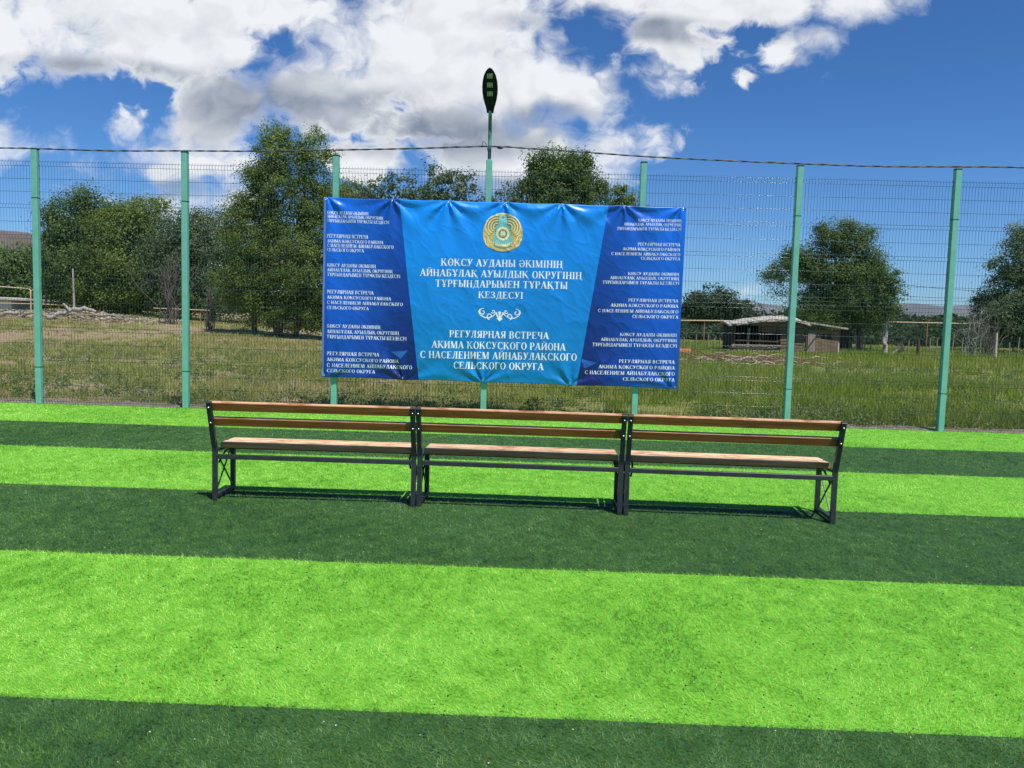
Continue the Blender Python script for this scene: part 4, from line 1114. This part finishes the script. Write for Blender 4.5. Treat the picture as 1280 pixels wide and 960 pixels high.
tree('willow_tree', 'large grey green tree cut by the right edge of the view', 1290, 436, 62, [(1300, 318, 40, 44), (1262, 342, 26, 32), (1330, 350, 60, 60), (1275, 385, 44, 46), (1248, 390, 34, 32), (1310, 400, 60, 40), (1272, 304, 22, 24)], 520, 140, .165, .72, 'leaf_blue', 12, None, 2, .2, nbr=40)
tree('elm_tree', 'slim tree with peeled pale trunk right of the big tree', 1106, 444, 55, [(1108, 352, 16, 20), (1116, 365, 14, 16), (1098, 370, 14, 20), (1112, 385, 14, 14)], 90, 55, .17, .4, 'leaf_dark', 13, None, 1, .13, bark='bark_pale', nbr=10)

# far belt of trees and hedges near the horizon
def belt(name, x0, x1, ytop, ybase, Y, n, seed, lm, leaf=.7):
    rs = np.random.RandomState(seed); V = []; RN = []
    P0, P1 = at(x0, 400, Y).x, at(x1, 400, Y).x
    for i in range(n):
        x = rs.uniform(P0, P1); y = Y+rs.normal(0, Y*.05)
        ppx = x0+(x1-x0)*(x-P0)/(P1-P0)
        hm = at(ppx, np.interp(ppx, *ytop), Y).z
        g = float(tz(x, y)); h = max(hm-g, 1.0)*(rs.uniform(.55, 1.05) if rs.rand() < .85 else 1.15)
        m = 60
        c = np.array([x, y, g])+rs.normal(0, 1, (m, 3))*np.array([h*.35, h*.3, 0])+np.stack([np.zeros(m), np.zeros(m), rs.rand(m)**.8*h], -1)
        a = rs.normal(0, 1, (m, 3)); a /= np.linalg.norm(a, axis=1)[:, None]; d = np.cross(a, rs.normal(0, 1, (m, 3))); d /= np.linalg.norm(d, axis=1)[:, None]
        s = rs.uniform(.5, 1.2, m)[:, None]*leaf
        V.append(np.stack([c-a*s*.5, c+d*s*.4, c+a*s*.5, c-d*s*.4], 1).reshape(-1, 3)); RN.append(np.clip(rs.normal(.45, .15)+rs.normal(0, .15, m), 0, 1))
    return tag(fast(name, np.concatenate(V), 4, M[lm], None, None, np.concatenate(RN)), kind='stuff')
belt('far_wood', 840, 1420, ([840, 880, 930, 990, 1100, 1150, 1200, 1280, 1420], [392, 392, 392, 392, 390, 398, 396, 392, 396]), None, 210, 420, 41, 'leaf_far', 1.0)
belt('hedge', 838, 1420, ([840, 930, 1000, 1100, 1150, 1200, 1280, 1420], [408, 408, 409, 408, 411, 409, 405, 406]), None, 88, 420, 43, 'leaf_far', .42)
belt('far_wood', -260, 420, ([-260, 0, 60, 200, 300, 420], [345, 350, 352, 360, 366, 372]), None, 130, 300, 42, 'leaf_dark', .8)

# dead and bare shrubs
def bare(name, label, px, py, Y, h, spread, n, seed, m='twig', group=None, cat='shrub', r0=.03):
    rs = np.random.RandomState(seed); b0 = at(px, py, Y); gz = float(tz(b0.x, Y))
    mb = MB(); mb.smooth = True
    for i in range(n):
        a = rs.rand()*6.28; s = abs(rs.normal(0, .55))*spread; hh = h*rs.uniform(.55, 1.05)
        p = Vector((rs.normal(0, spread*.12), rs.normal(0, spread*.12), -.05)); q = Vector((math.cos(a)*s, math.sin(a)*s, hh))
        pts = limb(mb, p, q, r0, r0*.25, rs, 5, .05)
        for k in range(6):
            u = pts[rs.randint(2, 6)]; d = Vector((rs.normal(0, .5), rs.normal(0, .5), abs(rs.normal(.6, .4))))*h*.2
            limb(mb, u, u+d, r0*.35, r0*.12, rs, 3, .06)
    o = mb.build(name, M[m]); o.location = (b0.x, Y, gz); tag(o, label, cat, group); return o
bare('bare_shrub', 'bare grey brown shrub in front of the left grove beside the second fence post', 212, 398, 53, 4.6, 1.9, 22, 51)
bare('bare_shrub', 'dry pinkish twiggy shrub just right of the second fence post', 262, 402, 50, 3.0, 1.2, 14, 52)
bare('bare_shrub', 'leafless pale shrub in front of the far right tree, right of the last fence post', 1214, 440, 52, 3.2, 1.0, 12, 53, 'bark_pale')
bare('bare_shrub', 'low tangle of bare twigs below the far right tree beside the wooden post', 1236, 442, 54, 2.9, 1.4, 20, 54)
bare('bare_shrub', 'low brush heap at the foot of the peeled trunk', 1126, 444, 54, .9, .9, 18, 55, r0=.02)

# ------------------------------------------------------------------ yellow gas pipes
M['pipe'] = m_noise('faded yellow pipe paint', (.50, .36, .19), (.62, .48, .28), 4, .6)
M['pipe_rust'] = m_noise('rusty pipe stand', (.30, .14, .06), (.42, .24, .12), 6, .8)
def gas_pipe(label, run, posts, r=.045):
    a0 = run[0]; o0 = Vector((a0.x, a0.y, float(tz(a0.x, a0.y))))
    t = empty('gas_pipe', o0); tag(t, label, 'pipe', 'yellow gas pipes on stands')
    mb = MB(); mb.smooth = True; mb.tube([p-o0 for p in run], r, 8); mb.build('pipe', M['pipe'], t)
    for p in posts:
        g = float(tz(p.x, p.y)); mb = MB(); mb.smooth = True
        mb.tube([(p.x-o0.x, p.y-o0.y+.07, g-o0.z-.1), (p.x-o0.x, p.y-o0.y+.07, p.z-o0.z)], .035, 6); mb.build('stand', M['pipe_rust'], t)
gas_pipe('long faded yellow gas pipe on stands crossing behind the shed and the big tree', [at(846, 400.5, 64), at(930, 401.5, 64), at(1010, 402, 64), at(1110, 402.5, 64), at(1180, 404, 63), at(1290, 407, 62), at(1420, 411, 61)], [at(850, 400, 64), at(881, 401, 64), at(1160, 403.6, 63), at(1269, 406, 62), at(1400, 410, 61)])
gas_pipe('yellow gas pipe bending down to the ground at the far left edge', [at(-120, 356, 58), at(0, 358.3, 58), at(36, 361, 58), at(38.2, 363, 58), at(38.4, 372, 58), at(38.6, 390, 58)], [at(-80, 357, 58)])
gas_pipe('low yellow gas pipe passing behind the rubble heap at the left', [at(-120, 377, 62), at(0, 379, 62), at(45, 380, 62), at(114, 382.6, 62)], [at(-60, 378, 62), at(100, 382, 62)], .04)
gas_pipe('short yellow gas pipe in front of the grove beside the second fence post', [at(192, 385.2, 57), at(232, 386.8, 57), at(262, 388, 57)], [at(219, 386.2, 57), at(250, 387.5, 57)], .035)

# concrete pole and wooden posts
M['concrete'] = m_noise('weathered concrete', (.36, .34, .31), (.48, .46, .42), 4, .9, bmp=.3)
M['grey_wood'] = m_noise('weathered grey wood', (.19, .155, .12), (.36, .31, .25), 6, .9, stretch=(4, 4, .7), bmp=.4)
M['pale_wood'] = m_noise('sun bleached wood', (.40, .33, .25), (.58, .51, .41), 6, .9, stretch=(4, 4, .7))
M['dark_wood'] = m_noise('dark old timber', (.045, .034, .026), (.11, .085, .065), 6, .95, stretch=(.7, 4, 4), bmp=.4)
def stick(name, label, p, ztop, r, m, cat, group=None, lean=0.0):
    g = float(tz(p.x, p.y)); mb = MB(); mb.smooth = True; h = ztop-g
    mb.tube([(0, 0, -.15), (lean*h*.5, 0, h*.5), (lean*h, 0, h)], [r*1.1, r, r*.8], 7)
    o = mb.build(name, M[m]); o.location = (p.x, p.y, g); tag(o, label, cat, group); return o
stick('concrete_pole', 'thin pale pole standing behind the rubble heap at the left', at(93, 388, 60), at(91, 336, 60).z, .075, 'concrete', 'pole', lean=-.02)
stick('wooden_post', 'thin dark pole in the shade of the left grove', at(57.5, 388, 64), at(57.5, 345, 64).z, .06, 'grey_wood', 'post')
stick('wooden_post', 'pale wooden post in the meadow left of the last yellow pipe stand', at(1244, 443, 50), at(1245.5, 416, 50).z, .085, 'pale_wood', 'post')
stick('wooden_post', 'dark wooden stump post in the meadow left of the last fence post', at(1147, 446, 50), at(1147, 423, 50).z, .09, 'dark_wood', 'post')
stick('wooden_post', 'white stake standing at the right corner of the old shed', at(1047, 446, 47), at(1047.5, 429, 47).z, .06, 'pale_wood', 'post')
# rail-less fence of thin stakes behind the meadow
rs = random.Random(12)
stk = [1010, 1022, 1070, 1080, 1088, 1135, 1162, 1170, 1190, 1202, 1225, 1262, 1272]
for k, x in enumerate(stk):
    stick('fence_stake', 'thin grey stake of the broken fence across the far meadow', at(x, 440, 56), at(x, 424+rs.uniform(-3, 5), 56).z, .04, 'grey_wood', 'stake', 'thin stakes of the broken fence', rs.uniform(-.05, .05))
for k, x in enumerate([855, 862, 870, 885, 893, 900]):
    stick('fence_stake', 'thin grey stake of the broken fence between banner and shed', at(x, 438, 54), at(x, 420+rs.uniform(-3, 5), 54).z, .035, 'grey_wood', 'stake', 'thin stakes left of the shed', rs.uniform(-.05, .05))

# ------------------------------------------------------------------ old shed
M['shed_wall'] = m_noise('old log wall', (.085, .055, .034), (.25, .175, .11), 3, .95, stretch=(.6, 4, 7), bmp=.5)
M['shed_clay'] = m_noise('clay plastered wall', (.11, .075, .045), (.25, .17, .105), 3, .95, stretch=(1, 1, 6), bmp=.6)
M['shed_roof'] = m_noise('pale weathered roofing', (.26, .235, .20), (.52, .48, .42), 3, .9, stretch=(1, 3, 1), bmp=.5, c3=(.14, .12, .095))
M['void'] = m_noise('painted interior shade', (.012, .010, .008), (.035, .028, .022), 4, .95)  # shade inside the shed and behind windows, painted as near-black colour
SY = 48.0
sh0 = at(960, 440, SY); shg = float(tz(sh0.x, SY))
shed = empty('old_shed', (sh0.x, SY, shg)); tag(shed, 'ramshackle wooden shed with pale sagging roof and open front under the big tree', 'shed')
def L(px, py, dy=0.0):
    p = at(px, py, SY); return Vector((p.x-sh0.x, dy, p.z-shg))
xl, xm, xr = L(916, 440).x, L(1004, 440).x, L(1047, 440).x
he = L(916, 406).z; hr = L(985, 399).z
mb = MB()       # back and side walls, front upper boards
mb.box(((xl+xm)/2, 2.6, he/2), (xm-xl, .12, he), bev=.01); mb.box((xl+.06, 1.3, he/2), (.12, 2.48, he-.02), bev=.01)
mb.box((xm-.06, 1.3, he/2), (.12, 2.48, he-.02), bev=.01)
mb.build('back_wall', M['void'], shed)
mb = MB()
n = 4
for k in range(n):
    z = L(960, 402+k*3.6+1).z; mb.bar((L(948, 410).x, .03, z), (xm, .03, z-.03), .10, .15, bev=.02)
for k in range(8):   # right half of the front: logs
    z = .10+k*.185; mb.bar((L(975, 410).x+.05*(k % 2), .02, z), (xm, .02, z), .13, .17, bev=.03)
mb.build('log_wall', M['shed_wall'], shed)
rs = random.Random(5)
for px, m_ in ((917, 'dark_wood'), (934, 'grey_wood'), (949, 'dark_wood'), (972, 'dark_wood')):
    mb = MB(); mb.bar((L(px, 430).x, -.02, -.05), (L(px, 430).x+rs.uniform(-.08, .10), -.02, he-.05-rs.uniform(0, .1)), .10, .09, bev=.012); mb.build('post', M[m_], shed)
for py, x0, x1, m_ in ((416, 913, 974, 'dark_wood'), (426, 918, 973, 'dark_wood'), (431, 914, 976, 'grey_wood'), (435, 912, 971, 'dark_wood'), (438.5, 909, 973, 'grey_wood')):
    mb = MB(); mb.bar(L(x0, py+rs.uniform(-.8, .8), -.09), L(x1, py+1.2+rs.uniform(-1, 1), -.09-rs.uniform(0, .03)), .06, .085, bev=.012); mb.build('rail', M[m_], shed)
mb = MB()       # patched lean-to boards inside the open front
rs2 = random.Random(8); mb = None
for k in range(13):
    mb = MB(); x_ = L(917+k*4.3, 420).x; h_ = rs2.uniform(.5, 1.5); mb.bar((x_, .22, -.02), (x_+rs2.uniform(-.08, .08), .24, h_), .05, rs2.uniform(.10, .19), upv=(0, 1, 0), bev=.006)
    mb.build('loose_board', M['dark_wood' if rs2.random() < .65 else 'shed_wall'], shed)
mb = MB()       # roof: two sagging layers of slabs
N = 16
V = []
for i in range(N+1):
    u = i/N; x = L(908, 420).x+(L(1010, 420).x-L(908, 420).x)*u
    zt = np.interp(908+102*u, [908, 930, 958, 985, 1010], [L(908, 405).z, L(930, 402).z, L(958, 398.5).z, L(985, 398).z, L(1010, 405).z])
    w = .05*math.sin(i*2.1)
    for (y, dz) in ((-.5+w, -.02), (1.0, .16), (2.9, -.05)):
        V += [(x, y, zt+dz+.02*math.sin(i*1.7+y)), (x, y, zt+dz-.10+.02*math.sin(i*2.7+y))]
F = []
for i in range(N):
    for k in range(2):
        a, c = i*6+k*2, (i+1)*6+k*2
        F += [(a, c, c+2, a+2), (a+1, a+3, c+3, c+1)]
    F += [(i*6, i*6+1, (i+1)*6+1, (i+1)*6), (i*6+4, (i+1)*6+4, (i+1)*6+5, i*6+5)]
F += [(0, 2, 3, 1), (2, 4, 5, 3), (N*6, N*6+1, N*6+3, N*6+2), (N*6+2, N*6+3, N*6+5, N*6+4)]
mb.add(V, F); roof = mb.build('roof', M['shed_roof'], shed)
mb = MB()
for k in (0, 2, 3, 5, 8):
    x = L(915+k*10, 420).x; z = np.interp(915+k*10, [908, 930, 958, 985, 1010], [L(908, 405).z, L(930, 402).z, L(958, 398.5).z, L(985, 398).z, L(1010, 405).z])
    mb.bar((x, -.52, z-.015), (x+.1, 1.0, z+.172), .30, .018, bev=.004)
mb.build('roof_slab', M['shed_roof'], roof)
# annex
hx = L(1020, 412.5).z
mb = MB()
wl, wr_ = L(1025, 420).x, L(1038, 420).x; wz0, wz1 = L(1030, 424).z, L(1030, 417.5).z
x0a, x1a = xm+.06, xr
mb.box(((x0a+wl)/2, -.1, hx/2-.02), (wl-x0a, .16, hx), bev=.012); mb.box(((wr_+x1a)/2, -.1, hx/2-.02), (x1a-wr_, .16, hx), bev=.012)
mb.box(((wl+wr_)/2, -.1, wz0/2), (wr_-wl, .155, wz0), bev=.006); mb.box(((wl+wr_)/2, -.1, (wz1+hx)/2), (wr_-wl, .155, hx-wz1-.02), bev=.006)
mb.box((x1a-.07, 1.1, hx/2-.04), (.14, 2.2, hx-.05), bev=.01)
mb.build('annex_wall', M['shed_clay'], shed)
mb = MB(); mb.bar((wl, -.08, (wz0+wz1)/2), (wr_, -.08, (wz0+wz1)/2), .03, wz1-wz0-.02, bev=.003)
win = mb.build('window', M['void'], shed)
mb = MB(); mb.bar(((wl+wr_)/2, -.125, wz0+.01), ((wl+wr_)/2, -.125, wz1-.01), .04, .05, upv=(0, 1, 0)); mb.build('window_bar', M['grey_wood'], win)
mb = MB(); mb.box((L(1013, 420).x, -.22, hx*.45), (.42, .05, hx*.88), bev=.006)
dr_ = mb.build('door', M['grey_wood'], shed)
mb = MB(); mb.bar((L(1013, 420).x-.2, -.262, hx*.3), (L(1013, 420).x+.2, -.262, hx*.7), .03, .07); mb.build('door_brace', M['dark_wood'], dr_)
mb = MB()
V = []; xa, xb = L(1000, 420).x, L(1056, 420).x; za, zb = L(1002, 402).z+.03, L(1056, 411).z+.05
mb.prism([(xa, za-.09), (xb, zb-.09), (xb, zb), (xa, za)], 1, -.48, 2.3)
mb.build('annex_roof', M['shed_roof'], shed)

# distant house glimpsed right of the big tree
hp = at(1100, 424, 95); hg = float(tz(hp.x, 95))
ho = empty('house', (hp.x, 95, hg)); tag(ho, 'small pinkish house far behind the big tree on the right', 'house')
M['pink_wall'] = m_noise('pinkish plaster', (.34, .24, .19), (.42, .31, .25), 2, .9)
hh = at(1100, 408, 95).z-hg; hw = 26*95/FPX
mb = MB(); mb.box((0, 2, hh/2), (hw, 4, hh), bev=.02); mb.build('wall', M['pink_wall'], ho)
mb = MB(); mb.prism([(-hw/2-.3, hh), (hw/2+.3, hh), (0, hh+.5)], 1, -.2, 4.2); mb.build('roof', M['grey_wood'], ho)
mb = MB(); mb.box((.35, -.02, hh*.55), (.8, .08, .8), bev=.01); w_ = mb.build('window', M['void'], ho)
mb = MB(); mb.box((.35, -.06, hh*.55-.44), (1.0, .1, .08), bev=.01); mb.build('sill', M['white_print'], w_)
# white shed at the left edge
wp = at(4, 388, 66); wg = float(tz(wp.x, 66))
M['whitewash'] = m_noise('whitewashed wall', (.52, .50, .46), (.66, .64, .60), 2, .9, c3=(.40, .36, .31))
ws = empty('white_shed', (wp.x, 66, wg)); tag(ws, 'low whitewashed shed with grey roof at the far left edge behind the rubble', 'shed')
k66 = 66/FPX; wh = at(4, 380, 66).z-wg
wh = max(wh, .9)
mb = MB(); mb.box((-1.0, 2, wh/2), (3.4, 4, wh), bev=.02); mb.build('wall', M['whitewash'], ws)
mb = MB(); rz_ = at(4, 371, 66).z-wg
mb.prism([(-4.0, wh+.02), (2.2, wh-.08), (2.2, wh+.04), (.2, rz_-.1), (-1.5, rz_), (-4.0, rz_-.05)], 1, -.35, 4.3); mb.build('roof', M['concrete'], ws)
mb = MB(); mb.box((-1.5, -.02, wh*.5), (.5, .06, .5), bev=.01); mb.build('window', M['void'], ws)

# ------------------------------------------------------------------ rubble, logs, brushwood
M['rubble'] = m_noise('broken concrete and clay', (.17, .13, .095), (.42, .36, .29), 2, .95, c3=(.14, .095, .06))
def heap(name, px0, px1, Y, ytop, n, seed, m, smin, smax, dy=1.6):
    rs = np.random.RandomState(seed); V = []
    xs_ = [at(p, 400, Y).x for p in ytop[0]]; zs_ = [at(p, q, Y).z for p, q in zip(*ytop)]
    for i in range(n):
        px = rs.uniform(px0, px1); x = at(px, 400, Y).x; y = Y+rs.normal(0, dy)
        g = float(tz(x, y)); top = max(np.interp(x, xs_, zs_)-g, .05)
        z = g+top*max(0, 1-((y-Y)/(dy*2))**2)*rs.rand()**.6
        r = rs.uniform(smin, smax)
        B = np.array([[1, 0, 0], [-1, 0, 0], [0, 1, 0], [0, -1, 0], [0, 0, .6], [0, 0, -.6]])+rs.normal(0, .22, (6, 3))
        B = B*r*np.array([rs.uniform(.7, 1.7), rs.uniform(.6, 1.2), rs.uniform(.5, 1)])
        a = rs.rand()*6.28; c_, s_ = math.cos(a), math.sin(a)
        B = np.stack([B[:, 0]*c_-B[:, 1]*s_+x, B[:, 0]*s_+B[:, 1]*c_+y, B[:, 2]+z], -1)
        for f in ((0, 2, 4), (2, 1, 4), (1, 3, 4), (3, 0, 4), (2, 0, 5), (1, 2, 5), (3, 1, 5), (0, 3, 5)): V.append(B[list(f)])
    return tag(fast(name, np.concatenate(V), 3, M[m]), kind='stuff')
heap('rubble', -60, 215, 55, ([-60, 0, 25, 50, 70, 95, 120, 150, 180, 215], [386, 388, 387, 397, 391, 385, 390, 396, 401, 405]), 1500, 61, 'rubble', .03, .17, 2.3)
def log(label, p, q, r, m, seed, cat='log', group=None, name='fallen_log'):
    rs = np.random.RandomState(seed); mb = MB(); mb.smooth = True
    c = (p+q)/2
    limb(mb, p-c, q-c, r, r*.6, rs, 6, .03)
    o = mb.build(name, M[m]); o.location = c; tag(o, label, cat, group); return o
log('long pale tree trunk lying across the rubble heap at the left', at(58, 397, 50.5), at(102, 385.5, 51.5), .17, 'bark_pale', 1)
log('short thick pale trunk on the right end of the rubble heap', at(92, 386.5, 51), at(120, 390, 51), .17, 'bark_pale', 2)
log('forked pale trunk at the far left of the rubble heap', at(-6, 396, 50.5), at(24, 391, 50.5), .16, 'bark_pale', 3)
log('upright forked branch stub on top of the rubble heap', at(88, 389, 51), at(79, 380, 51), .11, 'bark_pale', 4)
log('pale log lying in the grass to the right of the shed', at(1012, 449, 42), at(1058, 451, 42.5), .05, 'pale_wood', 5)
log('crooked pale branch leaning at the foot of the peeled trunk', at(1112, 447, 53), at(1122, 437, 53), .07, 'bark_pale', 6)
log('thick bleached stump leaning beside the peeled trunk', at(1107, 445, 54), at(1104, 422, 54), .17, 'bark_pale', 8)
log('grey plank sticking out of the middle of the rubble heap', at(26, 396, 50.5), at(52, 389, 50.5), .09, 'grey_wood', 11)
log('thin brown branch lying on the right slope of the rubble heap', at(118, 393, 50.5), at(154, 399, 50.5), .07, 'grey_wood', 12)
# brushwood pile in front of the shed
M['brown_twig'] = m_noise('red brown twigs', (.12, .07, .045), (.24, .15, .10), 3, .95)
def brush(n, seed, px0, px1, Y, dy, lo, hi, m):
    rs = np.random.RandomState(seed); mb = MB(); mb.smooth = True
    for i in range(n):
        x = at(rs.normal((px0+px1)/2, (px1-px0)/4.2), 450, Y).x; y = Y+rs.normal(0, dy); g = float(tz(x, y))
        a = rs.normal(0, .5)+(math.pi if rs.rand() < .5 else 0); L_ = rs.uniform(lo, hi)
        z = g+abs(rs.normal(0, .13)); d = Vector((math.cos(a), math.sin(a)*.8, rs.normal(0, .12)))*L_
        limb(mb, Vector((x, y, max(z, g+.03))), Vector((x, y, max(z, g+.03)))+d, rs.uniform(.012, .035), .008, rs, 4, .04)
    return tag(mb.build('brushwood', M[m]), kind='stuff')
brush(330, 71, 868, 1005, 35, 1.0, .3, 1.2, 'brown_twig')
brush(60, 72, 870, 1000, 34.5, 1.1, .3, 1.2, 'pale_wood')
# rusty drum lying beside the banner's right edge, and an old plank
dp = at(853, 442, 41); g = float(tz(dp.x, 41))
dr = empty('rusty_drum', (dp.x, 41, g)); tag(dr, 'rusty orange drum lying in the field beside the right edge of the banner', 'drum')
M['rust'] = m_noise('orange rust', (.30, .085, .03), (.46, .16, .06), 5, .85, bmp=.3)
mb = MB(); mb.smooth = True
rr = .22
prof = [(-.38, rr*.96), (-.36, rr*1.03), (-.34, rr), (-.12, rr), (-.10, rr*1.05), (-.08, rr), (.08, rr), (.10, rr*1.05), (.12, rr), (.34, rr), (.36, rr*1.03), (.38, rr*.96)]
mb.tube([(a, 0, rr) for a, c in prof], [c for a, c in prof], 18); body = mb.build('body', M['rust'], dr)
mb = MB(); mb.smooth = True; mb.tube([(.379, .08, rr+.1), (.40, .08, rr+.1)], .03, 8); mb.build('bung', M['cap'], dr)
log('dark plank lying in the grass left of the brushwood', at(880, 453, 34), at(893, 453.5, 34), .06, 'dark_wood', 7, 'plank', None, 'plank')

# pale track in the far meadow
M['track'] = m_noise('pale dusty track', (.34, .30, .24), (.46, .41, .34), .8, .95)
mb = MB(); V = []
for i in range(61):
    px = 1095+i*8; p = at(px, 400, 66); y0 = 66+1.0*math.sin(i*.3); V += [(p.x, y0-1.4, float(tz(p.x, y0-1.4))+.05), (p.x, y0+1.8, float(tz(p.x, y0+1.8))+.05)]
mb.add(V, [(2*i, 2*i+2, 2*i+3, 2*i+1) for i in range(60)]); tag(mb.build('track', M['track']), kind='structure')
# power lines far to the right
for k, (y0, y1, lb) in enumerate(((349, 364, 'upper thin power line sagging between the right hand trees'), (366, 369, 'lower thin power line between the right hand trees'))):
    mb = MB(); mb.smooth = True
    a, c = at(1085, y0, 72), at(1290, y1, 72); o0 = a.copy()
    mb.tube([a+(c-a)*(i/16)-Vector((0, 0, 1))*.35*math.sin(math.pi*i/16)-o0 for i in range(17)], .018, 5)
    o = mb.build('power_line', M['cable_black']); o.location = o0; tag(o, lb, 'cable')
